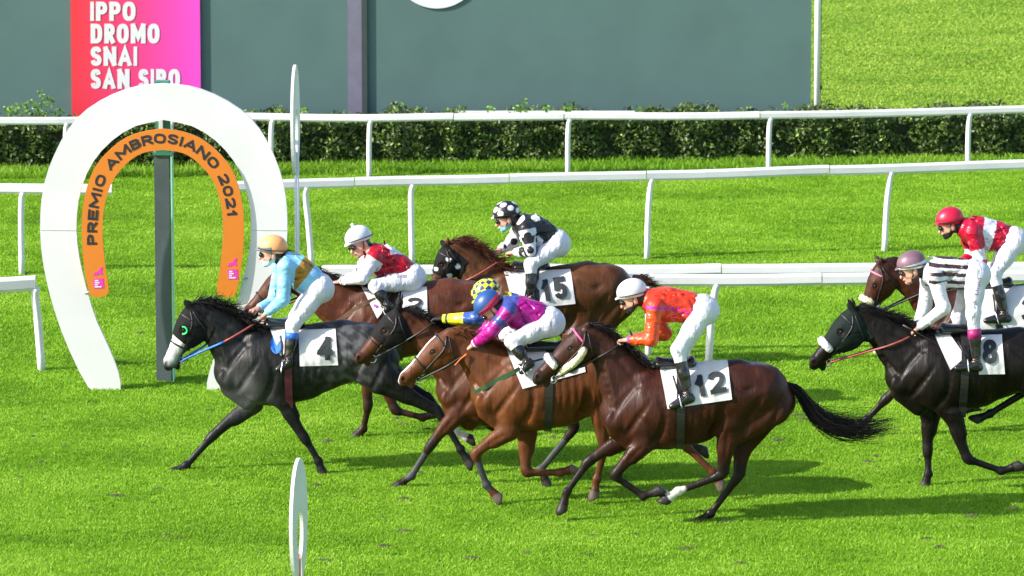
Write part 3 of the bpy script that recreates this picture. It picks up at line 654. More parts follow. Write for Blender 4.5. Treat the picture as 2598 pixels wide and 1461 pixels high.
class Horse: pass
def build_horse(sp):
    H = Horse(); H.sp = sp; gnd = sp['ground']; Y = onz(*gnd)[1]; H.Y = Y; g = np.random.default_rng(sp['seed'])
    P = lambda p, dy=0.0: at(p[0], p[1], Y + dy)
    W, K = P(sp['W']), P(sp['K']); sc = sp.get('scale', 1.0)
    a0 = math.atan2((560 - 527) / .988, 450); a1 = math.atan2(K[2] - W[2], K[0] - W[0]); ang = a1 - a0
    def C(px, py, lat=0.0):
        v = rot2(((px - 800) / CPM * sc, (560 - py) / CPM / .988 * sc), ang); return np.array([W[0] + v[0], Y + lat * sc, W[2] + v[1]])
    H.C = C
    poll, nose = P(sp['poll']), P(sp['nose']); hu = nose - poll; L = np.linalg.norm(hu); hu = hu / L; hv = np.array([-hu[2], 0, hu[0]])    # hv points to the jaw side
    if hv @ np.array([.5, 0, -1]) < 0: hv = -hv
    def hd(u, v, lat=0.0): return poll + hu * u * L + hv * v * L + np.array([0, lat, 0])
    H.hd, H.L, H.poll = hd, L, poll
    legs = []
    lat = {'f': (.15, .125, .10, .10), 'h': (.16, .12, .10, .10)}
    for kind, side, pts in sp['legs']:
        legs.append((kind, side, [P(p, side * l) for p, l in zip(pts, lat[kind])]))
    allp = np.array([C(480, 500), C(1480, 1000), poll - hu * .2, nose + hu * .05, poll + hv * .4] + [q for l in legs for q in l[2]] + [P(e) for e in sp['ears']])
    lo = allp.min(0) - .16; hi = allp.max(0) + .16; lo[1] = Y - .40; hi[1] = Y + .40
    G = Grid(lo, hi, HV); H.G = G
    # --- trunk: chain of flattened spheres along the barrel
    tr = [(580, 800, 118, .19), (690, 788, 192, .235), (800, 782, 206, .27), (930, 764, 196, .285), (1060, 728, 178, .275), (1190, 696, 166, .262), (1310, 690, 140, .235), (1395, 745, 92, .17)]
    for (x0, y0, r0, w0), (x1, y1, r1, w1) in zip(tr[:-1], tr[1:]):
        r0, r1 = r0 / CPM * sc, r1 / CPM * sc; G.cap(C(x0, y0), C(x1, y1), r0, r1, (w0 / r0 + w1 / r1) / 2, .05)
    G.cap(C(650, 640), C(860, 640), .125 * sc, .14 * sc, .62, .06)                    # withers
    G.cap(C(860, 625), C(1180, 585), .11 * sc, .10 * sc, 1.0, .06)                    # loins
    for s in (-1, 1):
        G.cap(C(1120, 640, s * .14), C(1290, 600, s * .10), .11 * sc, .10 * sc, .9, .05)   # croup muscle, hip
        G.cap(C(700, 640, s * .10), C(545, 830, s * .15), .12 * sc, .105 * sc, .5, .016)   # shoulder blade
        G.cap(C(760, 740, s * .15), C(700, 900, s * .16), .135 * sc, .10 * sc, .5, .014)   # triceps
        G.cap(C(560, 880, s * .08), C(650, 960, s * .07), .11 * sc, .09 * sc, .8, .03)     # breast
        G.cap(C(820, 900, s * .10), C(1000, 880, s * .10), .12 * sc, .10 * sc, 1., .06)    # belly wall
    # --- neck
    n0, n3 = C(630, 715), hd(.02, .26); nm = (n0 + n3) / 2 + np.array([.0, 0, .02]); n1 = (n0 * 2 + n3) / 3 + np.array([0, 0, .0])
    n2 = n0 + (n3 - n0) * .68 + np.array([.0, 0, .025])
    ch = [(n0, .275 * sc, .165), (n1, .215 * sc, .115), (n2, .155 * sc, .088), (n3, .125 * sc, .078)]
    for (p, r, w), (q, r2, w2) in zip(ch[:-1], ch[1:]): G.cap(p, q, r, r2, (w / r + w2 / r2) / 2, .05)
    G.cap(n2 + np.array([.02, 0, .10]), C(690, 610), .055, .08, .7, .05)                    # crest
    for s in (-1, 1): G.cap(hd(.08, .36, s * .05), C(560, 760, s * .12), .045, .085, .6, .02)   # muscle below the mane
    # --- head
    hn = [(.06, -.01, .30, .088), (.20, -.035, .43, .108), (.34, -.025, .42, .104), (.48, .0, .345, .082), (.62, .025, .275, .064), (.76, .04, .24, .056), (.88, .045, .235, .060), (.95, .075, .225, .052)]
    for (u, a, b, w), (u2, a2, b2, w2) in zip(hn[:-1], hn[1:]):
        r, r2 = (b - a) / 2 * L, (b2 - a2) / 2 * L; G.cap(hd(u, (a + b) / 2), hd(u2, (a2 + b2) / 2), r, r2, (w / r + w2 / r2) / 2, .02)
    for s in (-1, 1):
        G.cap(hd(.27, .30, s * .058), hd(.14, .28, s * .05), .085, .07, .5, .012)              # jowl
        G.cap(hd(.30, .085, s * .078), hd(.37, .095, s * .074), .036, .030, .8, .014)           # brow over the eye
        G.cap(hd(.44, .15, s * .060), hd(.62, .15, s * .046), .022, .012, 1, .014)             # cheek ridge
        G.cap(hd(.90, .10, s * .040), hd(.95, .12, s * .038), .034, .030, .8, .012)            # nostril rim
        G.ell(hd(.925, .115, s * .070), (.022, .022, .034), None, .01, 'sub')                  # nostril
        G.ell(hd(.355, .105, s * .100), (.024, .016, .020), None, .008, 'sub')
        G.cap(hd(.80, .265, s * .06), hd(.95, .235, s * .05), .008, .006, 1, .006, 'sub')      # mouth
    G.cap(hd(.86, .25), hd(.91, .275), .032, .028, .9, .015)                                   # chin
    for i, e in enumerate(sp['ears']):                                                       # ears: near, far
        s = -1 if i == 0 else 1; b = hd(.015, .05, s * .05); t = P(e, s * .075); m = b * .55 + t * .45
        G.cap(b, m, .033, .030, .65, .015); G.cap(m, t, .030, .006, .55, .008)
        G.cap(m + np.array([-.012, -.018, 0]), t * .8 + m * .2 + np.array([-.012, -.014, 0]), .013, .004, 1, .006, 'sub')
    # --- legs
    low = []; hoofs = []
    for kind, side, (p0, p1, p2, p3) in legs:
        dl = np.array([0, side, 0])
        d01 = (p1 - p0) / np.linalg.norm(p1 - p0); back = np.array([-d01[2], 0, d01[0]])
        if back[0] < 0: back = -back
        if kind == 'f':
            top = C(690, 850, side * .17)
            G.cap(top, p0, .12 * sc, .098, .62, .03)
            G.cap(p0 + back * .01, p0 + (p1 - p0) * .45 + back * .012, .100, .070, .72, .025); G.cap(p0 + (p1 - p0) * .35 - back * .012, p1, .066, .046, .85, .02)
            G.cap(p1 - d01 * .03, p1 + (p2 - p1) * .10, .050, .046, .95, .02)
            cr = (.0345, .0335)
        else:
            hip = C(1235, 700, side * .12); but = C(1380, 780, side * .11)
            st = p0
            G.cap(hip, st, .195 * sc, .125 * sc, .60, .05)
            G.cap(C(1120, 720, side * .14), st, .11 * sc, .11 * sc, .7, .03)                   # quadriceps
            G.cap(but, p0 + (p1 - p0) * .30 + back * .055, .130 * sc, .078, .70, .03)          # hamstring
            G.cap(C(1330, 700, side * .12), p0 + (p1 - p0) * .15 + back * .05, .14 * sc, .09, .7, .018)
            G.cap(st, p0 + (p1 - p0) * .5, .124 * sc, .086, .62, .03); G.cap(p0 + (p1 - p0) * .45, p1, .080, .047, .70, .02)
            G.cap(p0 + (p1 - p0) * .45 + back * .045, p1 - d01 * .035 + back * .045, .022, .020, .8, .02)   # Achilles tendon
            G.cap(p1 - d01 * .03 + back * .035, p1 + (p2 - p1) * .12, .032, .044, .85, .02)
            cr = (.038, .0335)
        d12 = (p2 - p1) / np.linalg.norm(p2 - p1); b2 = np.array([-d12[2], 0, d12[0]])
        if (b2 @ back) < 0: b2 = -b2
        G.cap(p1, p2, cr[0], cr[1] * .86, .82, .018); G.cap(p1 + d12 * .06 + b2 * .017, p2 - d12 * .02 + b2 * .014, .021, .021, .8, .015)
        G.cap(p2, p2 + b2 * .012, .044, .040, .85, .018)
        co = p2 + (p3 - p2) * .50; ax = (p3 - co) / np.linalg.norm(p3 - co)
        G.cap(p2, co, .034, .040, .9, .015)
        nr = rot2((ax[0], ax[2]), R(38)); nrm = np.array([nr[0], 0, nr[1]])
        G.cap(co, co + ax * .085 + nrm * .0, .045, .060, .92, .008)
        bx = co + ax * .06; G.cut(p3, nrm, bx - .14 - .02 * np.abs(nrm), bx + .14 + .02 * np.abs(nrm)) if False else None
        # cut the sole only close to the hoof
        sl = G.sl(p3 - .13, p3 + .13)
        X = G.x[sl[0]][:, None, None]; Yy = G.y[sl[1]][None, :, None]; Z = G.z[sl[2]][None, None, :]
        d = (X - p3[0]) * nrm[0] + (Z - p3[2]) * nrm[2] + 0 * Yy; dist = np.sqrt((X - co[0]) ** 2 + (Z - co[2]) ** 2 + (Yy - co[1]) ** 2)
        f = G.f[sl]; G.f[sl] = np.where(dist < .19, np.maximum(f, d), f)
        low.append((p0, p1, p2, p3, kind)); hoofs.append((co + ax * .012, p3, ax))
    # --- surface modelling: grooves between the muscles, faint ribs, veins
    hA, hB = G.heightfield(), G.heightfield(True)
    def carve(pts, r, dep, k=.025, n=9, op='sub'):
        dep *= .62
        for s in (-1, 1):
            hf = hA if s < 0 else hB; Q = []
            for p in spline(pts, n):
                i = int(np.clip((p[0] - G.lo[0]) / HV, 0, G.n[0] - 1)); kk = int(np.clip((p[2] - G.lo[2]) / HV, 0, G.n[2] - 1)); y = hf[i, kk]
                Q.append(np.array([p[0], y + s * ((r - dep) if op == 'sub' else (dep - r)), p[2]]) if np.isfinite(y) else None)
            for j in range(n - 1):
                if Q[j] is not None and Q[j + 1] is not None and abs(Q[j][1] - Q[j + 1][1]) < .08: 
                    tp = min(1, (j + 1) / 2.5, (n - 1 - j) / 2.5); G.cap(Q[j], Q[j + 1], r * (.5 + .5 * tp), r * (.5 + .5 * tp), 1, k, op)
    CC = lambda *q: [C(*p) for p in q]
    carve(CC((770, 690), (800, 790), (775, 890), (735, 950)), .034, .020)
    carve(CC((640, 640), (560, 740), (520, 830)), .030, .014)
    carve(CC((720, 710), (640, 830), (600, 900)), .026, .014)
    carve(CC((1095, 740), (1085, 830), (1050, 900)), .045, .024, .04)
    carve(CC((1310, 690), (1240, 800), (1215, 900)), .034, .018, .03)
    carve(CC((1420, 700), (1370, 820), (1300, 930)), .026, .013)
    carve(CC((1130, 610), (1210, 660), (1260, 640)), .03, .010, .03)
    carve([hd(.14, .44), (hd(.14, .44) + C(530, 790)) / 2 + np.array([.0, 0, -.02]), C(530, 790)], .024, .014)
    carve([hd(.05, .14), n2 + np.array([.03, 0, .045]), C(660, 640)], .028, .010, .03)
    for i in range(6): carve(CC((850 + 42 * i, 650), (868 + 42 * i, 760), (862 + 42 * i, 880)), .02, .0012, .02)
    carve(CC((690, 960), (820, 975), (960, 930)), .012, .010, .012, op='add')
    carve([hd(.36, .17), hd(.5, .22), hd(.66, .20)], .014, .007, .01)
    carve([hd(.30, .20), hd(.20, .30), hd(.12, .33)], .016, .006, .01)
    for kind, side, (p0, p1, p2, p3) in legs:
        if side < 0: carve([p0 + (p1 - p0) * .05 + np.array([-.02, 0, -.03]), p0 + (p1 - p0) * .35, p0 + (p1 - p0) * .75], .02, .010, .012)
    H.hf = G.heightfield(); H.hff = G.heightfield(True)
    V, F = G.mesh(3)
    # --- coat colours
    base = np.array(sp['coat']) ** 1.08 * .56 * np.array((1, 1.14, 1.1)); col = np.tile(base, (len(V), 1))
    nz = vnoise(V, 3.0, sp['seed']); col *= (.86 + .28 * nz)[:, None]
    if 'dapple' in sp:
        dx = (V - C(1190, 690)); m = np.exp(-(dx[:, 0] ** 2 + dx[:, 2] ** 2) / .10) * (.35 + .65 * sstep(vnoise(V, 22, 5) * .5 + vnoise(V[:, [2, 1, 0]], 31, 2) * .5, .35, .7))
        m2 = np.exp(-((V - C(640, 930))[:, [0, 2]] ** 2).sum(1) / .05) * .55
        col += np.clip(m + m2, 0, 1)[:, None] * (np.array(sp['dapple']) - base)
    lu = (V - poll) @ hu / L; lv_ = (V - poll) @ hv / L; la = V[:, 1] - Y
    head = (lu > -.02) & (lv_ > -.12) & (lv_ < .5) & (lu < 1.15)
    def paint(m, c): col[:] = col * (1 - m[:, None]) + np.array(c) * m[:, None]
    for li, (p0, p1, p2, p3, kind) in enumerate(low):
        d1, t1 = segdist(V, p1, p2); d2, _ = segdist(V, p2, p3); d0, t0 = segdist(V, p0, p1)
        m = np.maximum(sstep(-np.minimum(d1, d2), -.085, -.05), sstep(-d0, -.11, -.06) * sstep(t0, .5, .95)) * sp.get('points', .92)
        paint(m, sp.get('point_col', (.012, .009, .008)))
        if li in sp.get('socks', {}): paint(sstep(-np.minimum(d2, d1 + .1 * (1 - t1) * 3), -.09, -.06) * sp['socks'][li], (.62, .58, .52))
        if li in sp.get('wraps', ()): paint(sstep(-d1, -.075, -.055) * (t1 > .25), (.05, .052, .055))
        hp, hq, ax = hoofs[li]; dh = (V - hp) @ ax; dd_ = np.linalg.norm(V - hp, axis=1)
        paint(((dh > 0) & (dd_ < .16)).astype(float), sp.get('hoof', (.035, .03, .028)))
    mz = sstep(lu, .80, .95) * head; paint(mz * sp.get('muzzle', .6), (.03, .02, .018))
    nos = np.minimum(np.linalg.norm(V - hd(.925, .115, -.062), axis=1), np.linalg.norm(V - hd(.925, .115, .062), axis=1)); paint(sstep(-nos, -.030, -.016), (.006, .004, .004))
    eyed = np.minimum(np.linalg.norm(V - hd(.355, .105, -.09), axis=1), np.linalg.norm(V - hd(.355, .105, .09), axis=1)); paint(sstep(-eyed, -.045, -.022) * .8, (.012, .008, .007))
    if sp.get('blaze'): paint((sstep(-np.abs(la), -.034, -.024) * sstep(-(lv_), -.16, -.10) * head * sstep(lu, .16, .2)), (.72, .68, .64))
    if 'face' in sp: paint(sstep(lu, .42, .5) * sstep(-lu, -.98, -.80) * head * sstep(-lv_, -.27, -.16), sp['face'])
    if sp.get('sweat'):
        dsw = (V - C(1000, 830)); paint(np.exp(-(dsw[:, 0] ** 2 + dsw[:, 2] ** 2) / .02) * sstep(vnoise(V, 40, 3), .35, .8) * .22, (.30, .27, .25))
    ear_m = np.zeros(len(V))
    for i, e in enumerate(sp['ears']):
        d, _ = segdist(V, hd(.0, .05, (-1, 1)[i] * .05), P(e, (-1, 1)[i] * .075)); ear_m = np.maximum(ear_m, sstep(-d, -.045, -.03))
    paint(ear_m * sp.get('eardark', .5), (.012, .009, .008))
    root = empty('horse', (W[0], Y, 0)); H.root = root; tag(root, sp['label'], 'horse', 'racehorses galloping past the post')
    link('body', npmesh('body', V, F, col), M['coat'], root)
    for s in (-1, 1):
        bm = bmesh.new(); bmesh.ops.create_uvsphere(bm, u_segments=14, v_segments=8, radius=.0195); bmesh.ops.translate(bm, vec=hd(.352, .105, s * .0840), verts=bm.verts[:])
        link('eye', bm_mesh(bm, 'eye', True), M['eye'], root)
    # --- mane
    xs0, xs1 = poll[0] + .02, C(700, 560)[0]; ct = G.f[:, int((Y - G.lo[1]) / HV), :] < 0
    paths = []; ml = sp.get('mane_len', .15)
    for i in range(sp.get('mane_n', 900)):
        q = g.random(); x = xs0 + (xs1 - xs0) * q; ix = int((x - G.lo[0]) / HV)
        if ix < 0 or ix >= G.n[0] or not ct[ix].any(): continue
        zmax = poll[2] + .02 + (W[2] + .08 - poll[2]) * max(0, q * 1.0) + .25
        kz = np.where(ct[ix])[0]; kz = kz[G.z[kz] < zmax]
        if len(kz) == 0: continue
        z = G.z[kz.max()] - .012
        side = -1 if g.random() < .7 else 1
        d = (.75 + g.normal(0, .25), side * (.35 + .4 * g.random()), .30 + g.normal(0, .28) + sp.get('mane_up', 0) * .4)
        paths.append(hair_path((x, Y + g.normal(0, .010), z), d, ml * (.55 + .8 * g.random()), 6, g, 1.5 - sp.get('mane_up', 0), .10))
    strands('mane', paths, M['hair'], root, sp['mane'], w=.0048)
    # --- tail
    if 'tail' in sp:
        gd = spline([P(p) for p in sp['tail']], 14); paths = []; tl = np.linalg.norm(np.diff(gd, axis=0), axis=1).sum()
        for i in range(2 * sp.get('tail_n', 330)):
            o = g.normal(0, 1, 3) * np.array([.3, 1, .8]); o /= np.linalg.norm(o) + .3; en = .5 + .65 * g.random() ** 1.2; n = 13; Pq = []
            sp1, sp2 = .022 + .012 * g.random(), sp.get('tail_spread', .085) * (.3 + g.random()); wob = g.normal(0, .032, 3)
            for k in range(n):
                s = k / (n - 1) * en; c = np.array([np.interp(min(s, 1) * 13, np.arange(14), gd[:, j]) for j in range(3)])
                if s > 1: c = c + (gd[-1] - gd[-2]) * (s - 1) * 13
                Pq.append(c + o * (sp1 + (sp2 - sp1) * math.sin(min(s * 1.15, 1) * 1.57) ** 1.3) + wob * math.sin(s * 7 + i) * s * 1.4 - np.array([0, 0, .05]) * s * s * o[2] * (o[2] < 0))
            paths.append(Pq)
        strands('tail', paths, M['hair'], root, sp.get('tailcol', sp['mane']), w=.0055)
    # --- hood over the head
    if 'hood' in sp:
        hs = sp['hood']; hl = np.array([hd(a, b, c) for a in (-.35, .75) for b in (-.3, .6) for c in (-.2, .2)]); l2, h2 = hl.min(0), hl.max(0)
        sl = G.sl(l2, h2); G2 = Grid.__new__(Grid); G2.h = HV; G2.f = G.f[sl] - .009; G2.n = np.array(G2.f.shape); G2.x = G.x[sl[0]]; G2.y = G.y[sl[1]]; G2.z = G.z[sl[2]]; G2.lo = np.array([G2.x[0], G2.y[0], G2.z[0]], float)
        U = ((G2.x[:, None, None] - poll[0]) * hu[0] + (G2.z[None, None, :] - poll[2]) * hu[2]) / L; Vv = ((G2.x[:, None, None] - poll[0]) * hv[0] + (G2.z[None, None, :] - poll[2]) * hv[2]) / L
        e = hs.get('end', .52) - .35 * np.clip(Vv, 0, .4) * hs.get('slant', 1.0)
        reg = np.maximum((U - e) * L, np.maximum((hs.get('start', -.03) + .28 * np.clip(Vv, 0, 1) - U) * L, (Vv - .50) * L)) + 0 * G2.y[None, :, None]
        reg = np.maximum(reg, (-.09 - Vv) * L)                                                # ears left free
        for s in (-1, 1):                                                                   # eye openings
            ec = hd(.352, .105, s * .09); dd_ = np.sqrt((G2.x[:, None, None] - ec[0]) ** 2 + (G2.y[None, :, None] - ec[1]) ** 2 * .5 + (G2.z[None, None, :] - ec[2]) ** 2); reg = np.maximum(reg, .036 - dd_)
        G2.f = np.maximum(G2.f, reg.astype(np.float32)); G2.f[0], G2.f[-1], G2.f[:, 0], G2.f[:, -1], G2.f[:, :, 0], G2.f[:, :, -1] = 1, 1, 1, 1, 1, 1
        V2, F2 = G2.mesh(1); c2 = np.tile(np.array(hs['col']), (len(V2), 1))
        for (u, v, r) in hs.get('dots', ()):
            m = np.linalg.norm(((V2 - hd(u, v))[:, [0, 2]]), axis=1) < r; c2[m] = (.7, .7, .7)
        ho = link('hood', npmesh('hood', V2, F2, c2), M['hood'], root)
        if 'cup' in hs:
            for s in (-1, 1):
                ec = hd(.355, .105, s * .098); ring = [ec + np.array([.036 * math.cos(a), s * (.012 + .012 * math.cos(a)), .036 * math.sin(a)]) for a in np.linspace(-1.9, 1.9, 18)]
                tube_obj('eye_cup', ring, .010, mat_plain('eye_cup', hs['cup'], .4), ho, 8)
    # --- surface helpers for tack
    def surf(p, side=-1, off=.006):
        """point on the horse's side at the given (x, z)"""
        hf = H.hf if side < 0 else H.hff; i = int(np.clip((p[0] - G.lo[0]) / HV, 0, G.n[0] - 1)); k = int(np.clip((p[2] - G.lo[2]) / HV, 0, G.n[2] - 1)); y = hf[i, k]
        if not np.isfinite(y): y = Y
        return np.array([p[0], y + side * off, p[2]])
    H.surf = surf
    def ring(c, e1, e2, n=28, off=.006, rmax=.6, a0=0, a1=6.2832):
        rs = np.linspace(min(rmax, .41), .01, 160); out = []
        for a in np.linspace(a0, a1, n, endpoint=(a1 - a0) < 6.28):
            d = np.array(e1) * math.cos(a) + np.array(e2) * math.sin(a); q = np.array(c) + rs[:, None] * d; f = G.sample(q); k = np.argmax(f < 0)
            r = rs[k] if f[k] < 0 else .05; out.append(np.array(c) + d * (r + off))
        return out
    H.ring = ring
    return H

# ---------------------------------------------------------------- tack
def ribbon(name, paths_w, mat, parent, th=.006):
    """closed or open strap: list of (centre, half-width vector, outward normal)"""
    V = []; F = []
    for c, w, n in paths_w: V += [c - w, c + w, c + w + n * th, c - w + n * th]
    m = len(paths_w)
    for i in range(m - 1):
        for k in range(4): F.append((i * 4 + k, i * 4 + (k + 1) % 4, i * 4 + 4 + (k + 1) % 4, i * 4 + 4 + k))
    F += [(0, 1, 2, 3), ((m - 1) * 4 + 3, (m - 1) * 4 + 2, (m - 1) * 4 + 1, (m - 1) * 4)]
    return link(name, pymesh(name, V, F), mat, parent)
def conform_text(name, txt, a, b, hpx, Yf, mat, parent, ysurf, off=.013, script=False):
    """letters laid on a curved side: baseline from pixel a to pixel b, height hpx pixels"""
    a = np.array(a, float); b = np.array(b, float); t = b - a; L2 = np.linalg.norm(t); t = t / L2; n = np.array([t[1], -t[0]])
    def fn(x, y, l=0):
        q = a + t * x + n * y; p = at(q[0], q[1], Yf); yy = ysurf(p[0], p[2]); p = at(q[0], q[1], yy); yy = ysurf(p[0], p[2]); return at(q[0], q[1], yy - off - .0007 * l)
    if script:
        bm, asp = text_mesh(txt, 0., cut=5)
        for v in bm.verts: v.co = fn(v.co.x * L2, v.co.y * hpx)
        bmesh.ops.triangulate(bm, faces=bm.faces[:]); me = bpy.data.meshes.new(name); bm.to_mesh(me); bm.free(); return link(name, me, mat, parent)
    for c_i, ch in enumerate(txt):
        gp = hpx * .13; ws_ = [GW.get(c, .92) for c in txt]; free = L2 - gp * (len(txt) - 1); x0 = sum(free * w / sum(ws_) + gp for w in ws_[:c_i]); cw = free * ws_[c_i] / sum(ws_)
        quads_mesh(name, [[(p[0] + x0, p[1], p[2]) for p in qd] for qd in glyph(ch, cw, hpx, min(hpx * .225, cw * .8))], fn, mat, parent)
def tack(H, num, cl, digits, color_word, girth_col='black_strap', reins=None, hand=None, nose_fleece=None, cheek_fleece=False, brow=None, bridle_col='black_strap', breast=None, bridle=True, flap=None, far_hand=None):
    Y, G, C, hd, L = H.Y, H.G, H.C, H.hd, H.L
    # number cloth: near sheet follows the flank, hangs free below, folds over the back to the far side
    hf = H.hf.copy(); hf = np.where(np.isfinite(hf), hf, Y); 
    for _ in range(4):
        q = np.pad(hf, 1, mode='edge'); hf = (q[:-2, 1:-1] + q[2:, 1:-1] + q[1:-1, :-2] + q[1:-1, 2:] + 2 * q[1:-1, 1:-1]) / 6
    hf = np.minimum.accumulate(hf[:, ::-1], 1)[:, ::-1]
    def cy(x, z):
        i = np.clip((x - G.lo[0]) / HV, 0, G.n[0] - 1.01); k = np.clip((z - G.lo[2]) / HV, 0, G.n[2] - 1.01); i0, k0 = int(i), int(k); a, b = i - i0, k - k0
        return (hf[i0, k0] * (1 - a) * (1 - b) + hf[i0 + 1, k0] * a * (1 - b) + hf[i0, k0 + 1] * (1 - a) * b + hf[i0 + 1, k0 + 1] * a * b) - .016 - .0035 * math.sin(x * 30 + z * 17) - .003 * math.sin(x * 15 - z * 33)
    def sheet(name, quad, mat, parent, nu=22, nv=16, mirror=True, wav=.003):
        tl, tr_, br, bl = [np.array(q, float) for q in quad]; V = []; F = []
        for j in range(nv + 1):
            for i in range(nu + 1):
                u, v = i / nu, j / nv; q = (tl * (1 - u) + tr_ * u) * (1 - v) + (bl * (1 - u) + br * u) * v
                p = at(q[0], q[1], Y - .2); y = cy(p[0], p[2]); p = at(q[0], q[1], y); y = cy(p[0], p[2])
                V.append((p[0], y + 0 * wav, p[2]))
        for j in range(nv):
            for i in range(nu): F.append((j * (nu + 1) + i, (j + 1) * (nu + 1) + i, (j + 1) * (nu + 1) + i + 1, j * (nu + 1) + i + 1))
        if mirror:
            n0 = len(V); V += [(x, 2 * Y - y, z) for x, y, z in V]; F += [(a + n0, d + n0, c + n0, b + n0) for a, b, c, d in F]
            F += [(i, i + 1, n0 + i + 1, n0 + i) for i in range(nu)]
        return link(name, pymesh(name, V, F, True), mat, parent)
    nc = empty('number_cloth', (C(900, 560)[0], Y, C(900, 560)[2])); tag(nc, 'white saddle cloth ' + color_word, 'saddle cloth', 'white numbered saddle cloths')
    sheet('cloth', cl, M['number_cloth'], nc)
    if flap is not None: sheet('front_flap', flap[0], M['number_cloth'], nc, 8, 10, False, .008)
    if flap is not None and flap[1] is not None:
        bm = bmesh.new(); c = np.array(flap[1]); rr_, sq = flap[2], flap[3]; ring_ = []
        for i in range(20):
            q = c + np.array([math.cos(i * .31416) * rr_ * sq, math.sin(i * .31416) * rr_]); p = at(q[0], q[1], Y - .24); y = cy(p[0], p[2]); p = at(q[0], q[1], y - .016); ring_.append(bm.verts.new(p))
        bm.faces.new(ring_); link('flap_emblem', bm_mesh(bm, 'flap_emblem'), flap[4], nc)
    for (txt, a, b, h) in digits: conform_text('digit', txt, a, b, h, Y - .28, M['digit'], nc, cy)
    # saddle with girth and stirrups
    sd = empty('saddle', (C(850, 560)[0], Y, C(850, 560)[2])); tag(sd, 'small black racing saddle ' + color_word.replace('numbered', 'over the cloth numbered') if num else 'small black racing saddle ' + color_word, 'saddle', 'racing saddles')
    gA, gB = C(740, 470, -.3), C(980, 640, .3); Gs = Grid(np.minimum(gA, gB) - .1, np.maximum(gA, gB) + .1, .014)
    Gs.cap(C(770, 542), C(940, 540), .055, .05, 2.0, .03); Gs.cap(C(765, 525), C(775, 545), .035, .04, 1.6, .02); Gs.cap(C(940, 520), C(930, 540), .035, .04, 1.8, .02)
    V, F = Gs.mesh(1); link('seat', npmesh('seat', V, F), M['boot'], sd)
    gx = 880; cen = C(gx, 780); e2 = C(gx, 700) - C(gx, 780); e2 /= np.linalg.norm(e2); rg = H.ring(cen, (0, -1, 0), e2, 40, .010); ax = np.array([e2[2], 0, -e2[0]])
    pw = []
    for i in list(range(len(rg))) + [0]:
        d = rg[i] - cen; pw.append((rg[i], ax * .037, d / np.linalg.norm(d)))
    ribbon('girth', pw, M[girth_col], sd, .008)
    if breast:
        pts = [H.surf(at(*q, Y - .2), -1, .012) for q in breast[0]]; pth = spline(pts, 16); pw = []
        for i, p in enumerate(pth):
            p = H.surf(p, -1, .012); t = pth[min(i + 1, 15)] - pth[max(i - 1, 0)]; t /= np.linalg.norm(t); w = np.array([-t[2], 0, t[0]]) * .022; pw.append((p, w, np.array([0, -1., 0])))
        ribbon('breastplate', pw, breast[1], sd, .008)
    H.saddle = sd; H.cy = cy
    # bridle
    if bridle:
        br = empty('bridle', tuple(hd(.3, .1))); tag(br, 'bridle and reins on ' + H.sp['short'], 'bridle', 'racing bridles'); mt = M[bridle_col] if isinstance(bridle_col, str) else bridle_col
        bit = hd(.80, .275); lat = {}
        for s in (-1, 1):
            def line(uv, r, nm, m=None):
                Pp = spline([hd(u, v) for u, v in uv], 12); tube_obj(nm, [H.surf(p, s, r * .7) for p in Pp], r, m or mt, br, 6)
            line([(.06, .06), (.2, .17), (.45, .21), (.66, .24), (.80, .265)], .0085, 'cheek_strap'); line([(.05, .10), (.16, .30), (.22, .42)], .007, 'throat_strap')
            bp = H.surf(bit, s, .012); lat[s] = bp
            tube_obj('bit_ring', [bp + np.array([.036 * math.cos(a), 0, .036 * math.sin(a)]) for a in np.linspace(0, 6.283, 18, endpoint=False)], .0065, M['steel'], br, 6, True)
        nb = hd(.60, .13); ev = np.array(hd(.60, .5) - hd(.60, 0)); ev /= np.linalg.norm(ev)
        rgs = H.ring(nb, (0, -1, 0), ev, 26, .005, .3); tube_obj('noseband', rgs, .010, mt, br, 6, True)
        bb = H.ring(hd(.17, .12), (0, -1, 0), ev, 30, .006, .3); bb2 = [p for p in bb if (p - hd(.17, .12)) @ ev < .05]
        k = [i for i in range(30) if (bb[i] - hd(.17, .12)) @ ev < .05]; st = [i for i in k if (i - 1) % 30 not in k][0]; seq = []; i = st
        while i in k and len(seq) < 30: seq.append(bb[i]); i = (i + 1) % 30
        tube_obj('browband', seq, .011, brow or mt, br, 6)
        if reins is not None:
            for s in (-1, 1):
                h = hand if s < 0 else (far_hand if far_hand is not None else hand + np.array([0, .12, 0])); p0 = lat[s]; md = (p0 + h) / 2 + np.array([0, s * .04, -.012])
                pth = spline([p0, md, h], 14)
                for p in pth[:-1]:
                    q = H.surf(p, s, .026); p[1] = min(p[1], q[1]) if s < 0 else max(p[1], q[1])
                pth[1:-1] = (pth[:-2] + pth[1:-1] * 2 + pth[2:]) / 4
                if len(reins) == 1: tube_obj('rein', pth, .0105, reins[0], br, 6)
                else: tube_obj('rein', pth[:8], .012, reins[0], br, 6); tube_obj('rein_grip', pth[7:], .0115, reins[1], br, 6)
        if nose_fleece:
            rf = H.ring(hd(nose_fleece[0], .12), (0, -1, 0), ev, 26, .012, .3); sel = [p for p in rf if (p - hd(nose_fleece[0], .12)) @ ev < .045]
            i0_ = [i for i in range(26) if (rf[i] - hd(nose_fleece[0], .12)) @ ev < .05]; st = [i for i in i0_ if (i - 1) % 26 not in i0_][0]; seq = []; i = st
            while i in i0_ and len(seq) < 26: seq.append(rf[i]); i = (i + 1) % 26
            fleece('fleece_noseband', seq, nose_fleece[1], br, nose_fleece[2] if len(nose_fleece) > 2 else (.72, .68, .58))
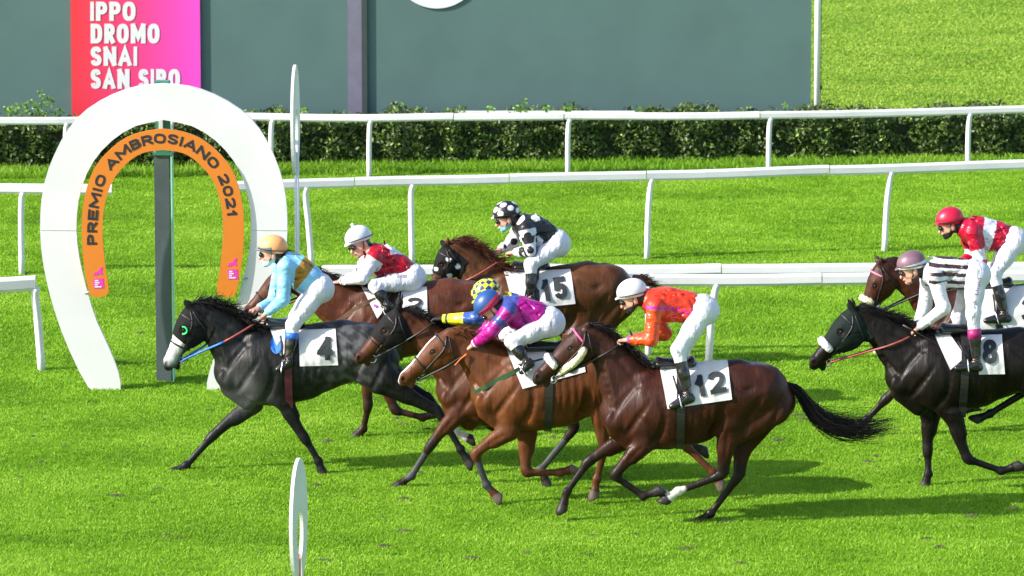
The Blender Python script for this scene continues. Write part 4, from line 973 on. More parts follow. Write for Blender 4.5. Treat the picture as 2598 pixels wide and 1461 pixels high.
        if cheek_fleece:
            for s in (-1, 1):
                pp = spline([hd(u, v) for u, v in ((.20, .22), (.38, .27), (.58, .27), (.70, .275))], 12); fleece('fleece_cheekpiece', [H.surf(p, s, .018) for p in pp], .036, br, (.74, .66, .42))
        H.bridle = br
def fleece(name, path, r, parent, col):
    path = spline(path, max(16, len(path))); n = len(path); rr = [r * (.55 + .45 * math.sin(math.pi * min(1, (i + .6) / 3) / 2)) * (.55 + .45 * math.sin(math.pi * min(1, (n - i - .4) / 3) / 2)) for i in range(n)]
    V, F = tube(path, rr, 14); V = np.array(V); V += rng.normal(0, r * .09, V.shape)
    c = np.array(col) * (.85 + .3 * rng.random((len(V), 1))); me = pymesh(name, V, F, True); a = me.color_attributes.new('Col', 'FLOAT_COLOR', 'POINT'); c4 = np.ones((len(V), 4), np.float32); c4[:, :3] = c; a.data.foreach_set('color', c4.ravel())
    return link(name, me, M['fleece'], parent)

# ---------------------------------------------------------------- the eight horses (joint positions read off the photograph)
def L_(f, *pts): return [f(*p) for p in pts]
S_ = lambda *pts: list(pts)
BLK = (.008, .007, .007)
HS = {}
HS[12] = dict(seed=12, ground=(1760, 1330), W=fC(800, 560), K=fC(1250, 527), poll=fC(385, 330), nose=fC(78, 595), ears=[fC(400, 322), fC(440, 335)],
    coat=(.080, .022, .013), mane=BLK, mane_len=.13, label='dark brown horse with cream fleece cheekpieces, nearest the camera, numbered 12', short='the dark brown horse numbered 12', muzzle=.75,
    legs=[('f', -1, L_(fC, (700, 950), (535, 1130), (690, 1238), (800, 1202))), ('f', 1, L_(fC, (600, 930), (395, 1060), (285, 1215), (255, 1335))),
          ('h', -1, L_(fC, (1140, 850), (1100, 1128), (870, 1212), (785, 1278))), ('h', 1, L_(fC, (1225, 880), (1185, 1135), (1040, 1330), (955, 1392)))],
    socks={2: .9}, tail=L_(fC, (1440, 655), (1500, 690), (1560, 780), (1660, 860), (1800, 895), (1930, 880)), tail_spread=.14, tail_n=360)
HS[4] = dict(seed=4, ground=(720, 1200), W=fA(655, 600), K=fA(1090, 566), poll=fA(205, 478), nose=fA(42, 795), ears=[fA(176, 447), fA(205, 465)],
    coat=(.015, .014, .015), dapple=(.15, .147, .152), mane=(.006, .006, .006), mane_len=.17, mane_up=.6, label='black grey horse with white nose and green eye cup leading the race', short='the leading black grey horse', points=.75, eardark=.8,
    point_col=(.012, .012, .013), face=(.60, .60, .60), muzzle=.45,
    legs=[('f', -1, L_(fA, (690, 975), (815, 1185), (885, 1305), (915, 1385))), ('f', 1, L_(fA, (540, 1000), (325, 1175), (190, 1325), (70, 1388))),
          ('h', -1, S_((960, 965), (1112, 1045), (1168, 1140), (1200, 1185))), ('h', 1, S_((985, 960), (1090, 1015), (1160, 1100), (1205, 1118)))],
    socks={3: .7}, hood=dict(col=(.010, .010, .010), end=.50, slant=-.5, cup=(.03, .55, .16)))
HS[2] = dict(seed=2, ground=(1000, 1105), W=fE(440, 700), K=fE(1020, 650), poll=(715, 676), nose=fA(468, 505), ears=[(742, 664), (745, 660)],
    coat=(.165, .048, .024), mane=BLK, label='red brown bay horse partly hidden behind the leading horse, numbered 2', short='the red brown bay horse numbered 2', points=.75, muzzle=.5,
    legs=[('f', -1, S_((930, 905), (934, 1030), (921, 1088), (903, 1108))), ('f', 1, S_((960, 930), (1003, 1042), (1072, 1060), (1105, 1048))),
          ('h', -1, S_((1220, 930), (1330, 980), (1315, 1070), (1300, 1104))), ('h', 1, S_((1260, 930), (1370, 960), (1400, 1040), (1390, 1090)))])
HS[15] = dict(seed=15, ground=(1500, 1050), W=fE(1440, 585), K=fE(2000, 527), poll=fE(882, 395), nose=fE(722, 770), ears=[fE(905, 337), fE(850, 372)],
    coat=(.165, .058, .024), mane=(.075, .022, .012), mane_len=.17, mane_up=.5, label='bay horse in a black hood with white spots, farthest from the camera, numbered 15', short='the bay horse numbered 15', points=.8, eardark=.15,
    legs=[('f', -1, S_((1270, 870), (1215, 960), (1290, 1010), (1335, 985))), ('f', 1, S_((1290, 870), (1230, 940), (1285, 1000), (1320, 990))),
          ('h', -1, S_((1455, 850), (1500, 950), (1430, 1010), (1400, 1045))), ('h', 1, S_((1480, 850), (1530, 945), (1470, 1010), (1440, 1045)))],
    hood=dict(col=(.010, .010, .011), end=.55, slant=.1, dots=[(.20, .16, .026), (.26, .36, .026), (.47, .30, .026), (.46, .03, .022)]),
    tail=S_((1608, 704), (1628, 709), (1648, 718), (1668, 732)), tail_spread=.040, tailcol=(.045, .018, .010), tail_n=150)
HS['yellow'] = dict(seed=33, ground=(1250, 1232), W=fB(880, 505), K=fB(1355, 490), poll=fB(285, 275), nose=fB(18, 548), ears=[fB(305, 168), fB(322, 190)],
    coat=(.135, .040, .018), mane=BLK, label='bay horse in a thin black hood, its outstretched foreleg wrapped in bands', short='the bay horse in the thin black hood', muzzle=.2, eardark=1., points=.9,
    legs=[('f', -1, L_(fB, (640, 870), (480, 1065), (370, 1238), (245, 1335))), ('f', 1, L_(fB, (720, 850), (850, 960), (960, 990), (1020, 960))),
          ('h', -1, S_((1440, 975), (1455, 1090), (1372, 1190), (1392, 1238))), ('h', 1, S_((1560, 990), (1690, 1075), (1752, 1128), (1798, 1150)))],
    wraps=(0, 2), hood=dict(col=(.012, .011, .011), end=.56, slant=.2))
HS['pink'] = dict(seed=44, ground=(1400, 1278), W=fB(1080, 515), K=fB(1560, 492), poll=fB(575, 392), nose=fB(268, 662), ears=[fB(700, 398), fB(690, 400)],
    coat=(.205, .062, .022), mane=(.14, .042, .018), mane_len=.16, label='chestnut horse with white blaze and green breast strap in the middle of the pack', short='the chestnut horse with the white blaze', points=.35, point_col=(.05, .02, .012), eardark=0., muzzle=.15, blaze=True,
    legs=[('f', -1, L_(fB, (930, 975), (735, 1110), (800, 1290), (890, 1388))), ('f', 1, L_(fB, (1030, 990), (1030, 1220), (1230, 1218), (1325, 1195))),
          ('h', -1, S_((1515, 985), (1532, 1140), (1514, 1215), (1506, 1268))), ('h', 1, S_((1640, 1020), (1738, 1130), (1808, 1198), (1835, 1238)))],
    wraps=(0,), hoof=(.12, .09, .075), tail=S_((1665, 940), (1700, 960), (1735, 1010), (1740, 1060)), tail_spread=.06, tailcol=(.05, .018, .010))
HS[8] = dict(seed=8, ground=(2400, 1240), W=fD(815, 655), K=fD(1215, 636), poll=fD(345, 530), nose=fD(112, 790), ears=[fD(322, 482), fD(345, 480)],
    coat=(.017, .010, .008), mane=(.006, .006, .006), mane_len=.16, mane_up=.3, label='almost black horse in a dark green hood with white fleece noseband, numbered 8', short='the almost black horse numbered 8', muzzle=.3, point_col=(.008, .007, .007), points=.8,
    legs=[('f', -1, L_(fD, (830, 1050), (905, 1268), (1068, 1325), (1178, 1292))), ('f', 1, L_(fD, (722, 1050), (712, 1230), (714, 1340), (698, 1402))),
          ('h', -1, S_((2640, 1000), (2690, 1120), (2700, 1210), (2680, 1240))), ('h', 1, S_((2590, 960), (2618, 985), (2512, 1050), (2466, 1068)))],
    hood=dict(col=(.010, .017, .014), end=.60, slant=.3))
HS['red'] = dict(seed=55, ground=(2500, 1105), W=fD(985, 432), K=fD(1385, 410), poll=fD(468, 312), nose=fD(350, 592), ears=[fD(490, 285), fD(452, 274)],
    coat=(.095, .028, .016), mane=BLK, mane_len=.12, label='brown horse with cream fleece noseband behind the almost black horse', short='the brown horse behind the almost black one', muzzle=.4, points=.92,
    legs=[('f', -1, S_((2340, 930), (2245, 1015), (2200, 1062), (2160, 1092))), ('f', 1, S_((2400, 920), (2390, 1010), (2450, 1040), (2480, 1030))),
          ('h', -1, S_((2720, 900), (2760, 1010), (2720, 1080), (2700, 1104))), ('h', 1, S_((2740, 900), (2790, 1000), (2770, 1080), (2750, 1104)))])
HORSES = {k: build_horse(v) for k, v in HS.items()}

# ================================================================ JOCKEYS
JV = .0065
WHITE = (.66, .65, .71)
def build_jockey(sp, H):
    Y = H.Y; C = H.C; g = np.random.default_rng(sp['seed'])
    P = lambda p, dy=0.0: at(p[0], p[1], Y + dy)
    J = sp['J']; lo_ = {'sh': .175, 'el': .215, 'wr': .085, 'hip': .095, 'kn': .225, 'an': .285, 'to': .31}
    hc = P(J['head'], sp.get('headlat', 0.)); fa = R(sp['face']); yaw = R(sp.get('yaw', 0))
    fw = np.array([math.cos(fa) * math.cos(yaw), -math.sin(yaw), math.sin(fa) * math.cos(yaw)]); fw /= np.linalg.norm(fw)
    up = np.array([math.sin(fa), 0, -math.cos(fa)]); up = up - fw * (up @ fw); up /= np.linalg.norm(up); sd = np.cross(fw, up)
    Rm = np.stack([fw, sd, up], 1)
    HZ = 1.13; hp = lambda f, u, s=0.0: hc + (fw * f + up * u + sd * s) * HZ
    N = P(J['neck']); PE = P(J['pelvis'])
    ch = N + (PE - N) * .34; wa = N + (PE - N) * .70
    dn = PE - N; dn = dn / np.linalg.norm(dn); bl = np.array([dn[2], 0, -dn[0]])          # towards the belly
    if bl[2] > 0: bl = -bl
    ch = ch + bl * .015; wa = wa + bl * .005
    arms = []
    for s, e, w, sh in ((-1, 'nel', 'nwr', 'nsh'), (1, 'fel', 'fwr', 'fsh')):
        shp = P(J.get(sh, J['nsh']), s * lo_['sh']); arms.append((s, shp, P(J[e], s * lo_['el']), P(J[w], s * sp.get('wrlat', lo_['wr']))))
    legs = []
    for s, k, a, t in ((-1, 'nkn', 'nan', 'nto'), (1, 'fkn', 'fan', 'fto')):
        legs.append((s, PE + np.array([0, s * lo_['hip'], -.01]), P(J[k], s * lo_['kn']), P(J[a], s * lo_['an']), P(J[t], s * lo_['to'])))
    root = empty('person', (PE[0], Y, PE[2] - .12)); tag(root, sp['label'], 'person', 'jockeys riding in the race')
    hands = []
    # ---------------- body: head, neck, trunk, limbs and hands in one surface
    pts = np.array([hc, N, PE] + [q for a in arms for q in a[1:]] + [q for l in legs for q in l[1:]]); lo, hi = pts.min(0) - .2, pts.max(0) + .2
    G = Grid(lo, hi, JV)
    G.ell(hp(-.005, .0), tuple(HZ * q_ for q_ in (.098, .076, .092)), Rm, .02); G.cap(hp(.035, -.02), hp(.045, -.085), .066, .052, 1, .03); G.cap(hp(.05, -.095), hp(.068, -.122), .040, .027, 1, .025)   # skull, face, chin
    for s in (-1, 1):
        G.cap(hp(.062, -.062, s * .034), hp(.03, -.07, s * .05), .024, .022, 1, .02); G.cap(hp(-.03, -.05, s * .05), hp(.04, -.112, s * .034), .026, .022, 1, .025)   # cheekbones, jaw
        G.ell(hp(-.012, -.045, s * .077), tuple(HZ * q_ for q_ in (.020, .010, .032)), Rm, .006)                            # ears
        G.ell(hp(.093, -.035, s * .030), tuple(HZ * q_ for q_ in (.018, .018, .012)), Rm, .01, 'sub')                       # eye sockets
        G.ell(hp(.082, -.036, s * .030), tuple(HZ * q_ for q_ in (.014, .014, .012)), Rm, .004)
    G.cap(hp(.092, -.030), hp(.112, -.068), .011, .0155, 1, .012); G.cap(hp(.086, -.012, -.035), hp(.086, -.012, .035), .013, .013, 1, .015)    # nose, brow
    G.cap(hp(.098, -.094, -.018), hp(.098, -.094, .018), .009, .009, 1, .01); G.cap(hp(.107, -.0995, -.02), hp(.107, -.0995, .02), .004, .004, 1, .004, 'sub')
    G.cap(hp(-.03, -.06), N, .052, .062, 1, .03)
    G.cap(N, ch, .075, .115, 1.2, .04); G.cap(ch, wa, .115, .10, 1.2, .04); G.cap(wa, PE, .10, .115, 1.15, .04)
    for s, a, b, c in arms:
        G.cap(N + (ch - N) * .3, a, .07, .06, 1, .03); G.cap(a, b, .046, .040, 1, .02); G.cap(b, c, .040, .029, 1, .02)
        d = (c - b) / np.linalg.norm(c - b); lat = np.array([0, 1., 0]); lat = lat - d * (lat @ d); lat /= np.linalg.norm(lat); dwn = np.cross(d, lat); dwn = dwn if dwn[2] < 0 else -dwn
        dwn = dwn * .8 + lat * (-s) * .0; kn = c + d * .085
        # palm and five curled fingers round the rein
        for i, (o, ln) in enumerate(((-.029, .9), (-.0097, 1.0), (.0097, .96), (.029, .78))):
            k0 = kn + lat * o; G.cap(c + lat * o * .7 + d * .012, k0, .0185, .0145, 1, .014)
            q1 = k0 + (d * .022 + dwn * .020) * ln; q2 = q1 + (-d * .006 + dwn * .027) * ln; q3 = q2 + (-d * .026 + dwn * .004) * ln
            G.cap(k0, q1, .0125, .011, 1, .004); G.cap(q1, q2, .011, .010, 1, .004); G.cap(q2, q3, .010, .0085, 1, .004)
        tb = c + d * .03 + lat * (-s) * .03 + dwn * .008; t1 = tb + d * .035 + lat * (-s) * .010 + dwn * .012; t2 = t1 + d * .022 + dwn * .012 + lat * s * .012
        G.cap(tb, t1, .014, .012, 1, .008); G.cap(t1, t2, .0115, .009, 1, .005)
        hands.append(kn + dwn * .028)
    for s, h_, k, a, t in legs:
        G.cap(PE, h_, .11, .095, 1, .03); G.cap(h_, k, .088, .052, 1, .02); G.cap(k, a, .048, .032, 1, .02); G.cap(a, t, .032, .024, 1, .015)
    V, F = G.mesh(1); skin = np.array(sp.get('skin', (.56, .30, .215))); col = np.tile(skin, (len(V), 1)); q = (V - hc) / HZ; qf, qu, qs = q @ fw, q @ up, q @ sd
    face = (np.abs(qf) < .2) & (np.abs(qu) < .2)
    def pt(m, c): col[m] = np.array(c)
    pt(face & (np.abs(qu + .0965) < .010) & (np.abs(qs) < .026) & (qf > .085), (.42, .14, .12))                                   # lips
    pt(face & (qf < .035) & (qu < .0) & (np.abs(qs) < .085) & ~((np.abs(qs) > .062) & (qu < -.01) & (qf > -.03)), sp.get('hair', (.02, .014, .01)))      # hair at the nape and temples
    if sp.get('mask'): pt(face & (qu < -.088 + .12 * (.10 - qf) * (qf < .1)) & (qf > -.02), sp['mask'])
    if sp.get('glove'):
        for c in hands: pt(np.linalg.norm(V - c, axis=1) < .13, sp['glove'])
    link('body', npmesh('body', V, F, col), M['skin'], root)
    # ---------------- silk jersey
    G = Grid(lo, hi, JV)
    G.cap(N + dn * .01, ch, .104, .154, 1.14, .04); G.cap(ch, wa, .154, .142, 1.12, .05); G.cap(wa, PE - dn * .03, .142, .124, 1.12, .04)
    G.cap(ch - bl * .05, wa - bl * .04, .10, .10, 1.3, .05)
    for s, a, b, c in arms:
        G.cap(N + (ch - N) * .5, a, .10, .078, 1, .05); G.cap(a, b, .076, .066, 1, .03); G.cap(b, c, .066, .043, 1, .022)
        ab = (b - a) / np.linalg.norm(b - a); bc = (c - b) / np.linalg.norm(c - b)
        for i in range(6):                                                                       # folds
            q = a + (b - a) * (.25 + .13 * i) + g.normal(0, .02, 3); e = g.normal(0, 1, 3); e -= ab * (e @ ab); e /= np.linalg.norm(e); G.cap(q + e * .064 - ab * .02, q + e * .061 + ab * .03 + np.cross(e, ab) * .03, .009, .005, 1, .014)
            q = b + (c - b) * (.05 + .14 * i); e = g.normal(0, 1, 3); e -= bc * (e @ bc); e /= np.linalg.norm(e); G.cap(q + e * .052 - bc * .01, q + e * .048 + bc * .02 + np.cross(e, bc) * .025, .008, .004, 1, .012)
    for i in range(26):                                                                          # blown creases along the back and side
        t = g.random(); s = g.choice([-1, 1], p=[.72, .28]); b0 = N + (PE - N) * (.15 + .7 * t); an = g.uniform(-.9, 1.5); rr = .150 - .012 * t
        o = np.array([0, s * rr * 1.14 * math.cos(an), 0]) - bl * rr * math.sin(an); d = dn * .07 + np.cross(dn, o) * g.normal(0, 4.) * .06; op = 'add' if g.random() < .6 else 'sub'
        G.cap(b0 + o - d, b0 + o + d, .010, .006, 1, .02, op)
    # neck opening, hem and cuffs
    G.cut(N - dn * .035, -dn, N - .16, N + .16)
    G.cut(PE - dn * .055, dn, PE - .34, PE + .34)
    for s, a, b, c in arms:
        d = (c - b) / np.linalg.norm(c - b); G.cut(c - d * .002, d, c - .085, c + .085)
    V, F = G.mesh(1)
    ds = []; tt = (V - N) @ dn / np.linalg.norm(PE - N); dt, _ = segdist(V, N, PE, 1.16)
    am = []
    for s, a, b, c in arms:
        d1, t1 = segdist(V, a, b); d2, t2 = segdist(V, b, c); am.append(np.where(d1 - .066 < d2 - .05, t1, 1 + t2)); ds.append(np.minimum(d1 - .066, d2 - .05))
    dmin = np.minimum(ds[0], ds[1]); ai = np.where(ds[0] < ds[1], am[0], am[1]); arm = (dmin < dt - .128) & (ai > .02)
    lat = V[:, 1] - Y; ups = -(V - N) @ bl
    sp['silk'](V, c_ := np.zeros((len(V), 3)), tt, arm, ai, lat, ups, P)
    link('jersey', npmesh('jersey', V, F, c_), M['satin'], root)
    # ---------------- breeches
    G = Grid(lo, hi, JV)
    G.cap(wa + dn * .03, PE, .116, .142, 1.15, .04); G.cap(PE, PE + dn * .03 - np.array([0, 0, .0]), .142, .125, 1.2, .04)
    for s, h_, k, a, t in legs:
        G.cap(PE + np.array([0, s * .06, 0]), h_, .13, .112, 1, .04); G.cap(h_, h_ + (k - h_) * .5, .112, .089, 1, .03); G.cap(h_ + (k - h_) * .45, k, .090, .068, 1, .03); G.cap(k, k + (a - k) * .40, .069, .055, 1, .03)
        kh = (k - h_) / np.linalg.norm(k - h_)
        for i in range(7):
            q = h_ + (k - h_) * (.3 + .12 * i); e = g.normal(0, 1, 3); e[1] -= .8 * (-s); e -= kh * (e @ kh); e /= np.linalg.norm(e); r = .10 - .035 * (.3 + .12 * i); G.cap(q + e * r, q + e * (r - .006) + np.cross(e, kh) * .05 + kh * .03, .006, .003, 1, .02, 'add')
    V, F = G.mesh(1); bc = np.tile(np.array(WHITE), (len(V), 1)); br = link('breeches', npmesh('breeches', V, F, bc), M['breeches'], root); hfb = G.heightfield(); Gb = G
    def by(x, z):
        i = int(np.clip((x - Gb.lo[0]) / JV, 0, Gb.n[0] - 1)); k = int(np.clip((z - Gb.lo[2]) / JV, 0, Gb.n[2] - 1)); y = hfb[i, k]; return y if np.isfinite(y) else Y - .2
    if 'name' in sp: conform_text('lettering', sp['name'][0], sp['name'][1], sp['name'][2], sp['name'][3], Y - .2, M['name_ink'], br, by, .004, True)
    # ---------------- boots
    for s, h_, k, a, t in legs:
        G = Grid(np.minimum(np.minimum(k, a), t) - .12, np.maximum(np.maximum(k, a), t) + .12, .007); d = (a - k) / np.linalg.norm(a - k); kl = np.linalg.norm(a - k); f = (t - a) / np.linalg.norm(t - a)
        G.cap(k + d * kl * sp.get('boot', .24), k + d * kl * .55, .061, .057, 1, .02); G.cap(k + d * kl * .5, a, .057, .043, 1, .02); heel = a + d * .045 - f * .03
        G.cap(a, heel, .043, .036, 1, .02); G.cap(heel + f * .02, t, .036, .030, 1.1, .02); G.cap(a + f * .02, t - f * .03, .044, .032, 1, .02)
        for i in range(3): q = a - d * (.01 + .022 * i); G.cap(q - f * .05, q + f * .05, .006, .006, 7., .008, 'sub')
        tp = k + d * (kl * sp.get('boot', .24) - .01); G.cut(tp, -d, tp - .10, tp + .10)
        V, F = G.mesh(1); bo = link('boot', npmesh('boot', V, F), M['boot'], root)
        if 'bootband' in sp:
            q0, q1 = k + d * kl * sp['bootband'][1], k + d * kl * sp['bootband'][2]; tube_obj('boot_band', [q0, q1], .0665, sp['bootband'][0], bo, 16)
        # stirrup iron under the foot
        c = a + f * .085 + d * .03; w = np.array([0, 1., 0]); u = -d
        iron = [c + w * .055 * math.cos(x) * (1 if math.sin(x) < 0 else .8) + u * (.075 * max(math.sin(x), 0) + .035 * min(math.sin(x), 0)) * 1.3 for x in np.linspace(0, 6.283, 18, endpoint=False)]
        tube_obj('stirrup', iron, .007, M['steel'], H.saddle if hasattr(H, 'saddle') else root, 6, True)
        if hasattr(H, 'saddle'):
            tp = H.C(840, 585, s * .23); tube_obj('stirrup_leather', [c + u * .09, (c + u * .09 + tp) / 2 + np.array([0, s * .02, 0]), tp], .010, M['black_strap'], H.saddle, 6)
    # ---------------- helmet
    G = Grid(hc - .24, hc + .24, .0055)
    G.ell(hp(-.008, .028), tuple(HZ * q_ for q_ in (.128, .105, .108)), Rm, .02); cutn = -up + fw * .18; G.cut(hp(.0, -.012), cutn)
    G.cap(hp(.10, .018, -.05), hp(.10, .018, .05), .011, .011, 1, .01); G.cap(hp(.118, .016, -.045), hp(.118, .016, .045), .010, .010, 1, .012); G.cap(hp(.136, .011, -.025), hp(.136, .011, .025), .009, .009, 1, .012)
    if sp.get('pompom'): G.ell(hp(-.01, .150), (.019, .019, .024), Rm, .012)
    V, F = G.mesh(1); q = (V - hp(-.008, .028)) / HZ; c_ = np.zeros((len(V), 3)); sp['cap'](q @ fw, q @ up, q @ sd, c_); peak = (q @ fw > .112) & (q @ up < .02); c_[peak] = sp.get('peak', c_[peak])
    hl = link('helmet', npmesh('helmet', V, F, c_), M['cap'], root)
    rim = [hp(-.008 + .131 * math.cos(x), .012 + .02 * math.cos(x), .108 * math.sin(x)) for x in np.linspace(0.35, 6.283 - .35, 30)]; tube_obj('strap', rim, .0075, M['black_strap'], hl, 6, flat=(.6, 1.2))
    for s in (-1, 1): tube_obj('chin_strap', [hp(-.005, .005, s * .082), hp(.01, -.06, s * .078), hp(.05, -.135, s * .03)], .006, M['black_strap'], hl, 6)
    # goggles
    G = Grid(hc - .16, hc + .16, .0055)
    for s in (-1, 1): G.ell(hp(.092, -.030, s * .030), (.027, .041, .029), Rm, .012)
    V, F = G.mesh(1); link('goggles', npmesh('goggles', V, F), M['lens'], root)
    if sp.get('ponytail'):
        pth = [hair_path(hp(-.10 + g.normal(0, .012), -.03 + g.normal(0, .015), g.normal(0, .03)), -fw * .9 - up * .35 + g.normal(0, .22, 3), .13 * (.5 + g.random()), 6, g, .8, .12) for _ in range(90)]
        strands('hair', pth, M['hair'], root, (.012, .009, .008), w=.006)
    return hands, arms
# ---------------------------------------------------------------- silks
def pln(c): 
    def f(V, C_, tt, arm, ai, lat, ups, P): C_[:] = c
    return f
def silk4(V, C_, tt, arm, ai, lat, ups, P):
    C_[:] = (.24, .54, .78); C_[~arm & (tt > .30) & (tt < .60)] = (.36, .18, .015)
def silk2(V, C_, tt, arm, ai, lat, ups, P):
    C_[:] = (.36, .003, .016); C_[arm] = WHITE; C_[arm & (ai > 1.80) & (np.sin(ai * 60) > .2)] = (.05, .05, .05); C_[~arm & (ups > .07) & (np.abs(tt - .36) + np.abs(lat) * 1.9 < .27)] = WHITE
def silk15(V, C_, tt, arm, ai, lat, ups, P):
    C_[:] = (.014, .014, .015); C_[arm] = WHITE
    for x, y in [(1420, 210), (1550, 188), (1625, 180), (1715, 230), (1560, 372), (1600, 290)]:
        if (x, y) == (1600, 290): continue
        c = P(fE(x, y), -.10); C_[~arm & (np.linalg.norm((V - c) * [1, .6, 1], axis=1) < .065)] = WHITE
    for t, dx in [(.50, -.04), (.95, .03), (1.45, .0)]:
        C_[arm & (lat < 0) & (((ai - t) * .28) ** 2 + (0 * lat) ** 2 < .0022) & (np.sin(ai * 9 + lat * 60) > -.4)] = (.014, .014, .015)
    for x, y in [(1485, 338), (1505, 440), (1432, 440)]:
        c = P(fE(x, y), -.24); C_[arm & (lat < 0)] = np.where((np.linalg.norm((V[arm & (lat < 0)] - c) * [1, .5, 1], axis=1) < .042)[:, None], (.014, .014, .015), C_[arm & (lat < 0)])
    for x, y in [(1385, 378), (1315, 415)]:
        c = P(fE(x, y), .15); C_[arm & (lat > 0)] = np.where((np.linalg.norm((V[arm & (lat > 0)] - c) * [1, .5, 1], axis=1) < .04)[:, None], (.014, .014, .015), C_[arm & (lat > 0)])
def silky(V, C_, tt, arm, ai, lat, ups, P):
    C_[:] = (.03, .08, .30); C_[arm & (ai > 1.35)] = (.78, .70, .02); C_[arm & (np.abs(ai - 1.86) < .035)] = (.02, .03, .05); C_[~arm & (np.sin(tt * 18) > 0)] = (.78, .70, .02)
def silkp(V, C_, tt, arm, ai, lat, ups, P):
    C_[:] = (.36, .004, .20); C_[~arm & (tt < .22) & (ups > -.02)] = (.04, .06, .26); C_[arm & (np.abs(ai - .55) < .14)] = (.04, .05, .22); C_[arm & (ai > 1.86)] = WHITE; C_[arm & (ai > 1.93)] = (.36, .004, .20)
    for x, y in [(1530, 830), (1650, 900), (1420, 800), (1480, 940)]:
        c = P(fE(x, y), -.15); q = (V - c); r = np.linalg.norm(q * [1, .5, 1], axis=1); a = np.arctan2(q[:, 2], q[:, 0]); C_[~arm & (r < .026 + .016 * np.cos(a * 5))] = (.14, .015, .20)
def silk12(V, C_, tt, arm, ai, lat, ups, P):
    C_[:] = (.66, .036, .010); C_[arm] = (.70, .065, .012)
    C_[~arm & (np.abs(ups + .02 - .02 * np.sin(tt * 60)) < .010) & (tt > .25)] = (.45, .02, .40)
    C_[arm & (ai < .10)] = (.45, .02, .40); C_[arm & (ai > 1.90)] = (.40, .03, .36)
def silk8(V, C_, tt, arm, ai, lat, ups, P):
    C_[:] = WHITE; an = np.arctan2(ups, np.abs(lat)) ; st = np.sin(ups * 84 + .6) > .10
    C_[(~arm | (ai < .22)) & st & (tt > .02)] = (.045, .022, .022)
def silkr(V, C_, tt, arm, ai, lat, ups, P):
    C_[:] = (.42, .004, .030); C_[~arm & (tt > .34) & (tt < .58)] = WHITE; C_[arm & (ai > .62) & (ai < .98)] = WHITE
def cpl(c):
    def f(a, u, s, C_): C_[:] = c
    return f
def cap15(a, u, s, C_):
    C_[:] = (.014, .014, .015); d = np.stack([a / .128, s / .105, u / .108], 1); d /= np.linalg.norm(d, axis=1)[:, None]; n = 15
    for i in range(n):
        z = 1 - (i + .5) / n * 1.25; r = math.sqrt(max(0, 1 - z * z)); ph = i * 2.39996; C_[d @ np.array([r * math.cos(ph), r * math.sin(ph), z]) > .968] = WHITE
def capy(a, u, s, C_):
    az = np.arctan2(s, a + .0); el = np.arctan2(u, np.hypot(a, s)); m = (np.floor(az / .45) + np.floor(el / .36)) % 2 > .5; C_[:] = (.80, .74, .02); C_[m] = (.015, .045, .13)
def capp(a, u, s, C_):
    C_[:] = (.018, .07, .24); C_[(u < .004 + .2 * a * 0) & (a < .11)] = (.62, .02, .07)
def capm(a, u, s, C_):
    C_[:] = (.16, .085, .11); C_[np.abs(s) > .085] = (.20, .11, .15); C_[(u < .0) & (a < .12)] = (.62, .60, .60)
def capr(a, u, s, C_):
    C_[:] = (.52, .006, .040); C_[(np.abs(np.abs(s) - .03) < .004)] = (.12, .01, .02)
def cap4(a, u, s, C_):
    C_[:] = (.86, .36, .14); C_[(u < .012) & (a > .0)] = (.16, .16, .17)
M['name_ink'] = mat_plain('name_ink', (.16, .10, .20), .6)
def RN(c, r=.5): return mat_plain('rein_%d' % int(c[0] * 999 + c[2] * 99), c, r, var=.25, vscale=30)
blue, redr, brn, blk = RN((.03, .16, .62)), RN((.30, .06, .05)), RN((.10, .030, .018)), RN((.012, .012, .012))
magb = mat_plain('maroon_girth', (.075, .006, .018), .6, var=.4); M['maroon_girth'] = magb

